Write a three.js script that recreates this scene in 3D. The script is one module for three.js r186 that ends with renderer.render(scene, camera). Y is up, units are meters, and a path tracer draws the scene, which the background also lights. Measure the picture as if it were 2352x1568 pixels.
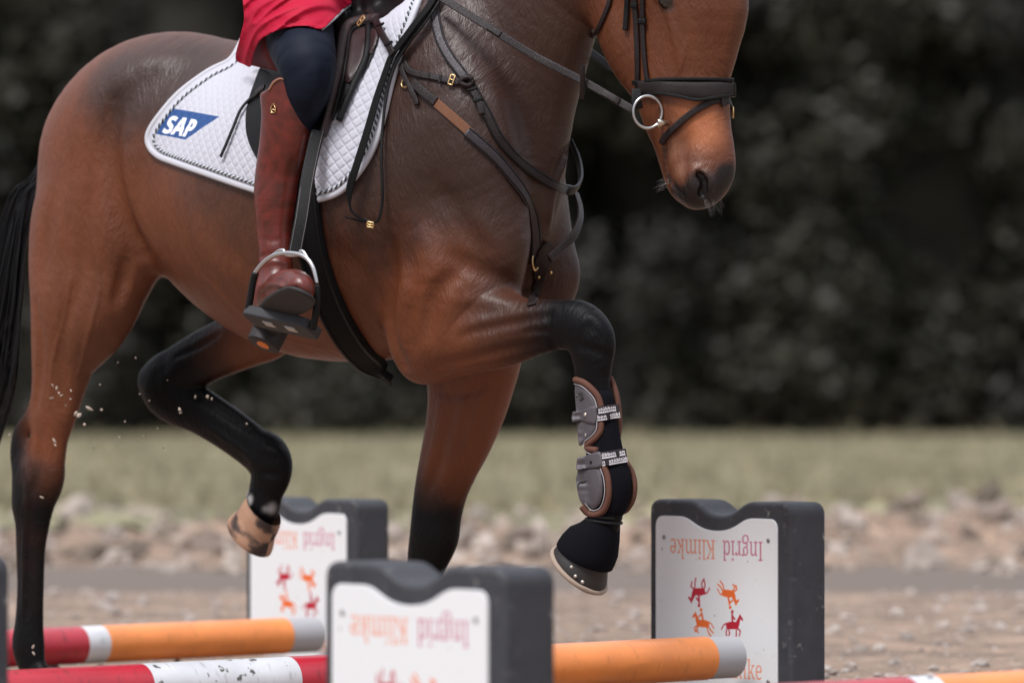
import * as THREE from 'three';
import { mergeGeometries, mergeVertices } from 'three/addons/utils/BufferGeometryUtils.js';
import { ImprovedNoise } from 'three/addons/math/ImprovedNoise.js';

// ------------------------------------------------------------------ camera, sky, sun, exposure
const F = 12000, CX = 1176, CY = 784, HORIZON = 840, CAM_H = 0.85;
const scene = new THREE.Scene();
const camera = new THREE.PerspectiveCamera(2 * Math.atan(CY / F) * 180 / Math.PI, 1.5, 0.5, 600);
const PITCH = Math.atan((HORIZON - CY) / F);
camera.position.set(0, CAM_H, 0);
camera.rotation.x = PITCH;
camera.focus = 12.3;
camera.userData.fStop = 2.7;
scene.add(camera);
const renderer = new THREE.WebGLRenderer({ antialias: true });
renderer.toneMapping = THREE.LinearToneMapping;
renderer.toneMappingExposure = 2.1;
renderer.shadowMap.enabled = true;
{
  const w = 256, h = 128, d = new Float32Array(w * h * 4);
  for (let j = 0; j < h; j++) for (let i = 0; i < w; i++) {
    const el = ((j + 0.5) / h - 0.5) * Math.PI, s = Math.max(0, Math.sin(el));
    const L = 0.4 * (0.45 + 1.1 * s), k = (j * w + i) * 4;
    d[k] = L * 0.95; d[k + 1] = L * 0.985; d[k + 2] = L * 1.1; d[k + 3] = 1;
  }
  const sky = new THREE.DataTexture(d, w, h, THREE.RGBAFormat, THREE.FloatType);
  sky.mapping = THREE.EquirectangularReflectionMapping;
  sky.magFilter = THREE.LinearFilter; sky.needsUpdate = true;
  scene.background = sky; scene.environment = sky; scene.environmentIntensity = 1; scene.backgroundIntensity = 1;
}
const sun = new THREE.DirectionalLight(0xfffcfa, 1.5);
sun.position.set(-5.5, 16, -4.5); sun.target.position.set(0, 0.8, -13);
sun.shadow.radius = 30; sun.castShadow = true;
Object.assign(sun.shadow.camera, { left: -8, right: 8, top: 8, bottom: -8, near: 0.1, far: 60 });
sun.shadow.mapSize.set(2048, 2048);
scene.add(sun, sun.target);

// ------------------------------------------------------------------ helpers
let seed = 12345;
const rnd = () => { seed = (seed * 1664525 + 1013904223) >>> 0; return seed / 4294967296; };
const rr = (a, b) => a + (b - a) * rnd();
const perlin = new ImprovedNoise();
const fbm = (x, y, z, o = 4) => { let s = 0, a = 0.5; for (let i = 0; i < o; i++) { s += a * perlin.noise(x, y, z); x *= 2.03; y *= 2.03; z *= 2.03; a *= 0.5; } return s; };
const V = (x, y, z) => new THREE.Vector3(x, y, z);
const clamp = (x, a, b) => Math.min(b, Math.max(a, x));
const sstep = (a, b, x) => { const t = clamp((x - a) / (b - a), 0, 1); return t * t * (3 - 2 * t); };
const lerp = (a, b, t) => a + (b - a) * t;
const cp = Math.cos(PITCH), sp = Math.sin(PITCH);
// a direction through a point of the picture (2352 wide), and the point on it at a distance
const ray = (x, y) => { const a = (x - CX) / F, b = (CY - y) / F; return [a, b * cp + sp, b * sp - cp]; };
const at = (x, y, D) => { const r = ray(x, y), t = D / -r[2]; return V(r[0] * t, CAM_H + r[1] * t, r[2] * t); };
const used = {};
const numbered = n => { const k = used[n] = (used[n] ?? -1) + 1; return k ? `${n}_${String(k).padStart(3, '0')}` : n; };
function tag(o, label, category, group, kind) {
  if (label) o.userData.label = label;
  if (category) o.userData.category = category;
  if (group) o.userData.group = group;
  if (kind) o.userData.kind = kind;
  return o;
}
function mesh(name, geo, material, parent = scene) {
  const m = new THREE.Mesh(Array.isArray(geo) ? join(geo) : geo, material);
  m.name = parent === scene ? numbered(name) : name; m.castShadow = m.receiveShadow = true; parent.add(m); return m;
}
function join(list) {
  const keep = list.every(g => g.index);
  list = list.map(g => { const c = keep ? g.clone() : g.index ? g.toNonIndexed() : g.clone(); for (const k of Object.keys(c.attributes)) if (!['position', 'normal', 'uv', 'color'].includes(k)) c.deleteAttribute(k); return c; });
  const col = list.some(g => g.attributes.color);
  for (const g of list) {
    const n = g.attributes.position.count;
    if (!g.attributes.uv) g.setAttribute('uv', new THREE.BufferAttribute(new Float32Array(n * 2), 2));
    if (col && !g.attributes.color) g.setAttribute('color', new THREE.BufferAttribute(new Float32Array(n * 3).fill(1), 3));
  }
  return mergeGeometries(list);
}
const std = (c, rough = 0.7, o = {}) => new THREE.MeshStandardMaterial({ color: new THREE.Color().setRGB(...c), roughness: rough, ...o });
const phys = (c, rough = 0.6, o = {}) => new THREE.MeshPhysicalMaterial({ color: new THREE.Color().setRGB(...c), roughness: rough, ...o });
function dataTex(n, fn, srgb = false, rep) {
  const d = new Uint8Array(n * n * 4);
  for (let j = 0; j < n; j++) for (let i = 0; i < n; i++) { const c = fn(i / n, j / n), k = (j * n + i) * 4; for (let q = 0; q < 3; q++) d[k + q] = clamp(c[q], 0, 1) * 255; d[k + 3] = 255; }
  const t = new THREE.DataTexture(d, n, n); t.wrapS = t.wrapT = THREE.RepeatWrapping; t.magFilter = THREE.LinearFilter; t.minFilter = THREE.LinearMipmapLinearFilter; t.generateMipmaps = true;
  if (srgb) t.colorSpace = THREE.SRGBColorSpace; if (rep) t.repeat.set(rep, rep); t.needsUpdate = true; return t;
}
function spline(pts, per = 4) {                                     // Catmull-Rom through rows of numbers
  const out = [], n = pts.length;
  for (let i = 0; i < n - 1; i++) for (let s = 0; s < per; s++) {
    const t = s / per, a = pts[Math.max(0, i - 1)], b = pts[i], c = pts[i + 1], d = pts[Math.min(n - 1, i + 2)];
    out.push(b.map((_, k) => 0.5 * (2 * b[k] + (c[k] - a[k]) * t + (2 * a[k] - 5 * b[k] + 4 * c[k] - d[k]) * t * t + (3 * b[k] - a[k] - 3 * c[k] + d[k]) * t * t * t)));
  }
  out.push([...pts[n - 1]]); return out;
}

// ------------------------------------------------------------------ the horse's own axes: u forward, v up, w to its right, towards the camera
const PSI = 38 * Math.PI / 180, CS = Math.cos(PSI), SN = Math.sin(PSI);
const HO = at(750, 840, 13.0); HO.y = 0;
const toLocal = p => { const x = p.x - HO.x, z = p.z - HO.z; return V(x * CS + z * SN, p.y, -x * SN + z * CS); };
const CL = toLocal(V(0, CAM_H, 0));
const rayL = (x, y) => { const r = ray(x, y); return [r[0] * CS + r[2] * SN, r[1], -r[0] * SN + r[2] * CS]; };
const hp = (x, y, w) => { const r = rayL(x, y), t = (w - CL.z) / r[2]; return { p: V(CL.x + r[0] * t, CL.y + r[1] * t, CL.z + r[2] * t), t, pix: t / F }; };
const along = (x, y, t) => { const r = rayL(x, y); return V(CL.x + r[0] * t, CL.y + r[1] * t, CL.z + r[2] * t); };
const pxOf = q => { const X = q.x * CS - q.z * SN + HO.x, Y = q.y - CAM_H, Z = q.x * SN + q.z * CS + HO.z; const z = Z * cp - Y * sp, y = Y * cp + Z * sp; return [CX + F * X / -z, CY - F * y / -z]; };
const RIGHT = V(CS, 0, -SN), UPV = V(0, 1, 0);

const smin = (a, b, k) => { const h = Math.max(k - Math.abs(a - b), 0) / k; return Math.min(a, b) - h * h * k * 0.25; };
class Field {
  constructor() { this.chains = []; this.strokes = []; this.cuts = []; }
  // rows of [x, y, radius, w, tone]: picture place and apparent radius, the side offset, and a tone for the colouring
  chain(o, rows) {
    const w0 = o.w ?? 0, q = o.q ?? 1, a = o.a ?? V(0, 0, 1), A = rows.map(r => [r[0], r[1], r[2], r[3] ?? w0, r[4] ?? o.tone ?? 0]);
    const nodes = A.map((r, i) => {
      const m = hp(r[0], r[1], r[3]), b = A[Math.max(0, i - 1)], c = A[Math.min(A.length - 1, i + 1)];
      let dx = c[0] - b[0], dy = c[1] - b[1]; const l = Math.hypot(dx, dy) || 1; dx /= l; dy /= l;
      const n3 = RIGHT.clone().multiplyScalar(-dy).addScaledVector(UPV, -dx);
      const R = r[2] * m.pix / Math.sqrt(1 + (q * q - 1) * n3.dot(a) ** 2);
      return [m.p.x, m.p.y, m.p.z, R, r[4]];
    });
    return this.nodes(o, nodes);
  }
  nodes(o, nodes) {                                                 // rows of [u, v, w, radius, tone]
    const q = o.q ?? 1, a = o.a ?? V(0, 0, 1);
    const s = spline(nodes, o.per ?? 4).map(n => { const d = (1 / q - 1) * (n[0] * a.x + n[1] * a.y + n[2] * a.z); return [n[0] + d * a.x, n[1] + d * a.y, n[2] + d * a.z, Math.max(0.002, n[3]), n[4] ?? 0]; });
    const segs = []; for (let i = 0; i < s.length - 1; i++) segs.push([...s[i].slice(0, 4), ...s[i + 1].slice(0, 4), s[i][4], s[i + 1][4]]);
    const c = { q, a, k: o.k ?? 0.04, segs, m: Math.min(1, q), tint: o.tint ?? 0 };
    this.chains.push(c); return c;
  }
  stroke(pts, sigma, amp) { // points on the skin; amp > 0 hollows, < 0 raises
    const b = new THREE.Box3().setFromPoints(pts).expandByScalar(sigma * 2.6); this.strokes.push({ pts, sigma, amp, b });
  }
  draw(rows, sigma, amp, per = 3) { const pts = spline(rows, per).map(r => this.hit(r[0], r[1])?.p).filter(Boolean); if (pts.length > 1) this.stroke(pts, sigma, amp); }
  chainD(c, x, y, z, list) {
    const d = (1 / c.q - 1) * (x * c.a.x + y * c.a.y + z * c.a.z); x += d * c.a.x; y += d * c.a.y; z += d * c.a.z;
    let best = 1e9; const S = list ?? c.segs;
    for (let i = 0; i < S.length; i++) {
      const s = S[i], bx = s[4] - s[0], by = s[5] - s[1], bz = s[6] - s[2], px = x - s[0], py = y - s[1], pz = z - s[2];
      const l = bx * bx + by * by + bz * bz; let t = l > 0 ? (px * bx + py * by + pz * bz) / l : 0; t = t < 0 ? 0 : t > 1 ? 1 : t;
      const ex = px - bx * t, ey = py - by * t, ez = pz - bz * t, e = Math.sqrt(ex * ex + ey * ey + ez * ez) - (s[3] + (s[7] - s[3]) * t);
      if (e < best) { best = e; this.tone = s[8] + (s[9] - s[8]) * t; }
    }
    return best * c.m;
  }
  eval(x, y, z, sub) {
    let d = 1e9; const C = sub ? sub.chains : this.chains;
    for (let i = 0; i < C.length; i++) { const c = sub ? C[i].c : C[i], e = this.chainD(c, x, y, z, sub ? C[i].list : null); d = i ? smin(d, e, c.k) : e; }
    for (const c of this.cuts) { const e = c(x, y, z); d = -smin(-d, -e, 0.008); }
    const S = sub ? sub.strokes : this.strokes;
    if (d < 0.12 && d > -0.12) for (const s of S) {
      const b = s.b; if (x < b.min.x || y < b.min.y || z < b.min.z || x > b.max.x || y > b.max.y || z > b.max.z) continue;
      let m = 1e9; const P = s.pts;
      for (let i = 0; i < P.length - 1; i++) {
        const A = P[i], B = P[i + 1], bx = B.x - A.x, by = B.y - A.y, bz = B.z - A.z, px = x - A.x, py = y - A.y, pz = z - A.z, l = bx * bx + by * by + bz * bz;
        let t = l > 0 ? (px * bx + py * by + pz * bz) / l : 0; const tt = (i + clamp(t, 0, 1)) / (P.length - 1); t = clamp(t, 0, 1);
        const e = (px - bx * t) ** 2 + (py - by * t) ** 2 + (pz - bz * t) ** 2;
        if (e < m) { m = e; s.f = Math.sin(Math.PI * clamp(tt * 0.9 + 0.05, 0, 1)) ** 0.5; }
      }
      d += s.amp * s.f * Math.exp(-m / (s.sigma * s.sigma));
    }
    return d;
  }
  hit(x, y, t0 = 9.5, t1 = 16.5) {                                   // where a ray through the picture meets the skin
    const r = rayL(x, y); let t = t0;
    for (let i = 0; i < 400 && t < t1; i++) {
      const d = this.eval(CL.x + r[0] * t, CL.y + r[1] * t, CL.z + r[2] * t);
      if (d < 0.0006) { const p = along(x, y, t); return { p, t, n: this.normal(p) }; }
      t += Math.max(d * 0.8, 0.0006);
    }
    return null;
  }
  normal(p, sub, e = 0.003) {
    return V(this.eval(p.x + e, p.y, p.z, sub) - this.eval(p.x - e, p.y, p.z, sub), this.eval(p.x, p.y + e, p.z, sub) - this.eval(p.x, p.y - e, p.z, sub), this.eval(p.x, p.y, p.z + e, sub) - this.eval(p.x, p.y, p.z - e, sub)).normalize();
  }
  bounds() {
    const b = new THREE.Box3();
    for (const c of this.chains) for (const s of c.segs) for (const o of [0, 4]) {
      const d = (c.q - 1) * (s[o] * c.a.x + s[o + 1] * c.a.y + s[o + 2] * c.a.z), p = V(s[o] + d * c.a.x, s[o + 1] + d * c.a.y, s[o + 2] + d * c.a.z), r = s[o + 3] * Math.max(1, c.q) + 0.03;
      b.expandByPoint(p.clone().addScalar(r)); b.expandByPoint(p.subScalar(r));
    }
    return b;
  }
  build(h, color, box = this.bounds()) {                            // surface nets in a narrow band
    const N = 8, B = h * N, lo = box.min, n = [0, 1, 2].map(i => Math.ceil((box.max.getComponent(i) - lo.getComponent(i)) / B)), dim = n.map(k => k * N + 1);
    const grid = new Float32Array(dim[0] * dim[1] * dim[2]).fill(1), ix = (i, j, k) => i + dim[0] * (j + dim[1] * k), R = B * 0.87, act = [];
    for (let c = 0; c < n[2]; c++) for (let b = 0; b < n[1]; b++) for (let a = 0; a < n[0]; a++) {
      const x = lo.x + (a + 0.5) * B, y = lo.y + (b + 0.5) * B, z = lo.z + (c + 0.5) * B, ds = this.chains.map(q => this.chainD(q, x, y, z)), m = Math.min(...ds);
      if (m > R + 0.05) continue;
      const d = this.eval(x, y, z);
      if (Math.abs(d) > R * 1.3 + 0.03) { if (d < 0) for (let k = 0; k <= N; k++) for (let j = 0; j <= N; j++) for (let i = 0; i <= N; i++) { const q = ix(a * N + i, b * N + j, c * N + k); if (grid[q] === 1) grid[q] = -1; } continue; }
      const sub = { chains: [], strokes: this.strokes.filter(s => s.b.distanceToPoint(V(x, y, z)) < R) };
      this.chains.forEach((q, i) => {
        if (ds[i] > m + 2 * R + q.k + 0.02) return;
        const lim = ds[i] / q.m + 2 * R / q.m + 0.005, one = { q: q.q, a: q.a, m: q.m };
        sub.chains.push({ c: q, list: q.segs.filter(s => this.chainD(one, x, y, z, [s]) / q.m <= lim) });
      });
      act.push([a, b, c, sub]);
      for (let k = 0; k <= N; k++) for (let j = 0; j <= N; j++) for (let i = 0; i <= N; i++) grid[ix(a * N + i, b * N + j, c * N + k)] = this.eval(lo.x + (a * N + i) * h, lo.y + (b * N + j) * h, lo.z + (c * N + k) * h, sub);
    }
    const vid = new Int32Array(grid.length).fill(-1), pos = [], nor = [], col = [], uv = [], uv1 = [], idx = [];
    for (const [a, b, c, sub] of act) for (let k = 0; k < N; k++) for (let j = 0; j < N; j++) for (let i = 0; i < N; i++) {
      const X = a * N + i, Y = b * N + j, Z = c * N + k, g = []; let s = 0;
      for (let q = 0; q < 8; q++) { const v = grid[ix(X + (q & 1), Y + (q >> 1 & 1), Z + (q >> 2))]; g.push(v); if (v < 0) s++; }
      if (s === 0 || s === 8) continue;
      let x = 0, y = 0, z = 0, m = 0;
      for (let q = 0; q < 8; q++) for (const e of [1, 2, 4]) if (!(q & e) && (g[q] < 0) !== (g[q | e] < 0)) { const t = g[q] / (g[q] - g[q | e]); x += (q & 1) + (e === 1 ? t : 0); y += (q >> 1 & 1) + (e === 2 ? t : 0); z += (q >> 2) + (e === 4 ? t : 0); m++; }
      const p = V(lo.x + (X + x / m) * h, lo.y + (Y + y / m) * h, lo.z + (Z + z / m) * h), nn = this.normal(p, sub, h * 0.5);
      p.addScaledVector(nn, -clamp(this.eval(p.x, p.y, p.z, sub), -h * 0.5, h * 0.5));
      vid[ix(X, Y, Z)] = pos.length / 3; pos.push(p.x, p.y, p.z); nor.push(nn.x, nn.y, nn.z); uv.push(p.x, p.y);
      if (color) {
        let ws = 0, tone = 0; const tint = [0, 0, 0, 0, 0, 0];
        for (const q of sub.chains) { const e = this.chainD(q.c, p.x, p.y, p.z, q.list), w = Math.exp(-Math.max(0, e) / 0.014); ws += w; tone += w * this.tone; tint[q.c.tint] += w; }
        col.push(...color(p, nn, tone / ws, tint.map(t => t / ws))); uv1.push(0.02 + 0.96 * clamp(tone / ws, 0, 1), 0.5);
      }
    }
    for (const [a, b, c] of act) for (let k = 0; k < N; k++) for (let j = 0; j < N; j++) for (let i = 0; i < N; i++) {
      const X = a * N + i, Y = b * N + j, Z = c * N + k, g0 = grid[ix(X, Y, Z)] < 0;
      const quad = (d, f) => { const [p, q, r, s] = d.map(o => vid[ix(X - o[0], Y - o[1], Z - o[2])]); if (p < 0 || q < 0 || r < 0 || s < 0) return; if (f) idx.push(p, q, r, p, r, s); else idx.push(p, r, q, p, s, r); };
      if (Y && Z && g0 !== grid[ix(X + 1, Y, Z)] < 0) quad([[0, 1, 1], [0, 0, 1], [0, 0, 0], [0, 1, 0]], g0);
      if (X && Z && g0 !== grid[ix(X, Y + 1, Z)] < 0) quad([[1, 0, 1], [1, 0, 0], [0, 0, 0], [0, 0, 1]], g0);
      if (X && Y && g0 !== grid[ix(X, Y, Z + 1)] < 0) quad([[1, 1, 0], [0, 1, 0], [0, 0, 0], [1, 0, 0]], g0);
    }
    const o = new THREE.BufferGeometry();
    o.setAttribute('position', new THREE.Float32BufferAttribute(pos, 3)); o.setAttribute('normal', new THREE.Float32BufferAttribute(nor, 3)); o.setAttribute('uv', new THREE.Float32BufferAttribute(uv, 2));
    if (color) { o.setAttribute('color', new THREE.Float32BufferAttribute(col, 3)); o.setAttribute('uv1', new THREE.Float32BufferAttribute(uv1, 2)); }
    o.setIndex(idx); return o;
  }
}
// a thing whose parts were built in the horse's axes: moved so that its origin is at its base
function thing(name, label, category, group) { const g = new THREE.Group(); g.name = numbered(name); scene.add(g); return tag(g, label, category, group); }
function settle(g) {
  g.updateMatrixWorld(true); const b = new THREE.Box3().setFromObject(g), c = V((b.min.x + b.max.x) / 2, b.min.y, (b.min.z + b.max.z) / 2);
  const seen = new Set(); g.traverse(o => { if (o.isMesh && !seen.has(o.geometry)) { seen.add(o.geometry); o.geometry.translate(-c.x, -c.y, -c.z); } });
  g.position.set(HO.x + c.x * CS - c.z * SN, c.y, HO.z + c.x * SN + c.z * CS); g.rotation.y = -PSI; return g;
}
// a strip with a rounded section swept along points; rows {p, n}; half width a, half thickness b
function sweep(rows, a, b, o = {}) {
  const K = o.seg ?? 12, n = rows.length, pos = [], uv = [], idx = [], col = []; let len = 0;
  const prof = []; for (let k = 0; k < K; k++) { const t = (k + 0.5) / K * 2 * Math.PI, e = o.e ?? 0.45; const c = Math.cos(t), s = Math.sin(t); prof.push([Math.sign(c) * Math.abs(c) ** e, Math.sign(s) * Math.abs(s) ** e]); }
  rows.forEach((r, i) => {
    const T = rows[Math.min(n - 1, i + 1)].p.clone().sub(rows[Math.max(0, i - 1)].p).normalize(), S = T.clone().cross(r.n).normalize(), Nn = S.clone().cross(T).normalize();
    if (i) len += r.p.distanceTo(rows[i - 1].p); const f = r.f ?? 1, g = r.g ?? 1;
    for (let k = 0; k < K; k++) { const q = r.p.clone().addScaledVector(S, prof[k][0] * a * f).addScaledVector(Nn, prof[k][1] * b * g); pos.push(q.x, q.y, q.z); uv.push(len, prof[k][0] * 0.5 + 0.5); if (o.color) col.push(...o.color(len, i)); }
    if (i) for (let k = 0; k < K; k++) { const A = (i - 1) * K + k, B = (i - 1) * K + (k + 1) % K; idx.push(A, B, A + K, B, B + K, A + K); }
  });
  for (const [i, f] of [[0, 1], [n - 1, 0]]) { const m = pos.length / 3, p = rows[i].p; pos.push(p.x, p.y, p.z); uv.push(i ? len : 0, 0.5); if (o.color) col.push(...o.color(i ? len : 0, i)); for (let k = 0; k < K; k++) { const A = i * K + k, B = i * K + (k + 1) % K; f ? idx.push(m, B, A) : idx.push(m, A, B); } }
  const g = new THREE.BufferGeometry(); g.setAttribute('position', new THREE.Float32BufferAttribute(pos, 3)); g.setAttribute('uv', new THREE.Float32BufferAttribute(uv, 2)); if (o.color) g.setAttribute('color', new THREE.Float32BufferAttribute(col, 3));
  g.setIndex(idx); g.computeVertexNormals(); return g;
}
const tube = (pts, r, o = {}) => {
  const rows = pts.map((p, i) => { const T = pts[Math.min(pts.length - 1, i + 1)].clone().sub(pts[Math.max(0, i - 1)]).normalize(); const up = Math.abs(T.y) > 0.85 ? V(0.3, 0, 1) : V(0, 1, 0); return { p, n: up.addScaledVector(T, -up.dot(T)).normalize(), f: o.taper ? o.taper(i / (pts.length - 1)) : 1, g: o.taper ? o.taper(i / (pts.length - 1)) : 1 }; });
  return sweep(rows, r, r, { e: 1, seg: 8, ...o });
};
// rings of points joined into a skin; rings {c, a, b}: centre and two half axes
function loft(rings, K = 36, o = {}) {
  const pos = [], uv = [], idx = [];
  rings.forEach((r, i) => { for (let k = 0; k <= K; k++) { const t = k / K * 2 * Math.PI, q = r.c.clone().addScaledVector(r.a, Math.cos(t)).addScaledVector(r.b, Math.sin(t)); pos.push(q.x, q.y, q.z); uv.push(k / K, i / (rings.length - 1)); } if (i) for (let k = 0; k < K; k++) { const A = (i - 1) * (K + 1) + k; idx.push(A, A + 1, A + K + 1, A + 1, A + K + 2, A + K + 1); } });
  const g = new THREE.BufferGeometry(); g.setAttribute('position', new THREE.Float32BufferAttribute(pos, 3)); g.setAttribute('uv', new THREE.Float32BufferAttribute(uv, 2)); g.setIndex(idx); g.computeVertexNormals(); return g;
}
// a sheet lying on a field: outline in picture places, its stand-off, thickness and relief
function inPoly(P, x, y) { let c = false; for (let i = 0, j = P.length - 1; i < P.length; j = i++) if ((P[i][1] > y) !== (P[j][1] > y) && x < (P[j][0] - P[i][0]) * (y - P[i][1]) / (P[j][1] - P[i][1]) + P[i][0]) c = !c; return c; }
function toEdge(P, x, y) { let m = 1e9, bx = x, by = y; for (let i = 0; i < P.length; i++) { const a = P[i], b = P[(i + 1) % P.length], dx = b[0] - a[0], dy = b[1] - a[1], t = clamp(((x - a[0]) * dx + (y - a[1]) * dy) / (dx * dx + dy * dy || 1), 0, 1), X = a[0] + dx * t, Y = a[1] + dy * t, e = Math.hypot(X - x, Y - y); if (e < m) { m = e; bx = X; by = Y; } } return [m, bx, by]; }
function drape(P, field, o) {
  const st = o.step ?? 4, x0 = Math.min(...P.map(p => p[0])) - st, y0 = Math.min(...P.map(p => p[1])) - st, nx = Math.ceil((Math.max(...P.map(p => p[0])) + st - x0) / st) + 1, ny = Math.ceil((Math.max(...P.map(p => p[1])) + st - y0) / st) + 1;
  const id = new Int32Array(nx * ny).fill(-1), S = [];
  for (let j = 0; j < ny; j++) for (let i = 0; i < nx; i++) {
    let x = x0 + i * st, y = y0 + j * st; const ins = inPoly(P, x, y), [e, bx, by] = toEdge(P, x, y);
    if (!ins && e > st * 0.72) continue; if (!ins || e < st * 0.28) { x = bx; y = by; }
    id[j * nx + i] = S.length; S.push({ x, y, e: ins ? e : 0, i, j, t: o.depth ? o.depth(x, y) : field.hit(x, y)?.t ?? 0 });
  }
  const nb = s => [[1, 0], [-1, 0], [0, 1], [0, -1]].map(([a, b]) => (s.i + a < 0 || s.i + a >= nx || s.j + b < 0 || s.j + b >= ny) ? -1 : id[(s.j + b) * nx + s.i + a]).filter(k => k >= 0).map(k => S[k]);
  for (let pass = 0; pass < 200; pass++) { let miss = 0; const add = []; for (const s of S) if (!s.t) { const q = nb(s).filter(k => k.t); if (q.length) add.push([s, q.reduce((a, b) => a + b.t, 0) / q.length]); else miss++; } for (const [s, t] of add) s.t = t; if (!miss) break; }
  for (let pass = 0; pass < (o.smooth ?? 0); pass++) { const T = S.map(s => { const q = nb(s); return q.length ? (s.t + q.reduce((a, b) => a + b.t, 0)) / (q.length + 1) : s.t; }); S.forEach((s, k) => { s.t = o.lie ? Math.min(s.t0 ??= s.t, T[k]) : T[k]; }); }
  const th = o.thick ?? 0.004, pos = [], uv = [], idx = [], n = S.length;
  for (const back of [0, 1]) for (const s of S) { const p = along(s.x, s.y, s.t - (o.off ?? 0) - (back ? 0 : th + (o.relief ? o.relief(s, along(s.x, s.y, s.t)) : 0))); pos.push(p.x, p.y, p.z); uv.push(p.x, p.y); }
  const edges = new Map(), tri = (a, b, c) => { idx.push(a, b, c, c + n, b + n, a + n); for (const [p, q] of [[a, b], [b, c], [c, a]]) { const k = p < q ? p * n + q : q * n + p; edges.has(k) ? edges.set(k, null) : edges.set(k, [p, q]); } };
  for (let j = 0; j < ny - 1; j++) for (let i = 0; i < nx - 1; i++) {
    const a = id[j * nx + i], b = id[j * nx + i + 1], c = id[(j + 1) * nx + i + 1], d = id[(j + 1) * nx + i], q = [a, d, c, b].filter(k => k >= 0);
    if (q.length === 4) { tri(a, d, c); tri(a, c, b); } else if (q.length === 3) tri(...q);
  }
  for (const e of edges.values()) if (e) { const [p, q] = e; idx.push(q, p, p + n, q, p + n, q + n); }
  const g = new THREE.BufferGeometry(); g.setAttribute('position', new THREE.Float32BufferAttribute(pos, 3)); g.setAttribute('uv', new THREE.Float32BufferAttribute(uv, 2)); g.setIndex(idx); g.computeVertexNormals(); return g;
}

// ------------------------------------------------------------------ the ground, the bank, the field and the hedge
const soilTex = dataTex(512, (u, v) => {
  const a = 6.2832, n = (f, s) => { const x = Math.cos(a * u) * f, y = Math.sin(a * u) * f, z = Math.cos(a * v) * f, w = Math.sin(a * v) * f; return fbm(x + s, y + z, w + s * 1.7, 4); };
  const k = 0.8 + 0.35 * n(1.3, 3) + 0.4 * n(6, 9) + 0.35 * n(22, 5); return [0.645 * k, 0.55 * k, 0.475 * k];
}, true);
const soil = std([1, 1, 1], 0.95, { map: soilTex });
const grassTex = dataTex(256, (u, v) => {
  const a = 6.2832, n = (f, s) => fbm(Math.cos(a * u) * f + s, Math.sin(a * u) * f + Math.cos(a * v) * f, Math.sin(a * v) * f + s, 4);
  const k = 0.85 + 0.5 * n(1.6, 2) + 0.4 * n(8, 6), d = sstep(0.0, 0.35, n(1.1, 11)); return [lerp(0.56, 0.67, d) * k, lerp(0.54, 0.62, d) * k, lerp(0.42, 0.49, d) * k];
}, true);
const groundH = (x, z) => {
  const D = -z; let h = 0.014 * fbm(x * 1.3, z * 1.3, 2) + 0.006 * fbm(x * 5, z * 5, 7);
  const b = sstep(20.4, 22.6, D) * (1 - 0.55 * sstep(25, 30, D));
  h += b * (0.085 + 0.05 * sstep(0.5, 2, x) + 0.08 * fbm(x * 0.8, z * 0.7, 4) + 0.2 * fbm(x * 2.1, z * 2.1, 8) + 0.1 * fbm(x * 6, z * 6, 2)) * (1 - sstep(26, 34, D)); h -= 0.012 * sstep(26, 34, D); return h - 0.05 * sstep(19.6, 20.3, D) * (1 - sstep(20.3, 20.9, D));
};
function sheet(x0, x1, D0, D1, dx, dz, lift = 0) {
  const nx = Math.round((x1 - x0) / dx), nz = Math.round((D1 - D0) / dz), pos = [], uv = [], idx = [];
  for (let j = 0; j <= nz; j++) for (let i = 0; i <= nx; i++) { const x = x0 + i * dx, z = -(D0 + j * dz); pos.push(x, groundH(x, z) + lift, z); uv.push(x, z); if (i && j) { const a = (j - 1) * (nx + 1) + i - 1, b = a + 1, c = a + nx + 1; idx.push(a, b, c, b, c + 1, c); } }
  const g = new THREE.BufferGeometry(); g.setAttribute('position', new THREE.Float32BufferAttribute(pos, 3)); g.setAttribute('uv', new THREE.Float32BufferAttribute(uv, 2)); g.setIndex(idx); g.computeVertexNormals(); return g;
}
soilTex.repeat.set(0.45, 0.45); grassTex.repeat.set(0.12, 0.12);
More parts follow.
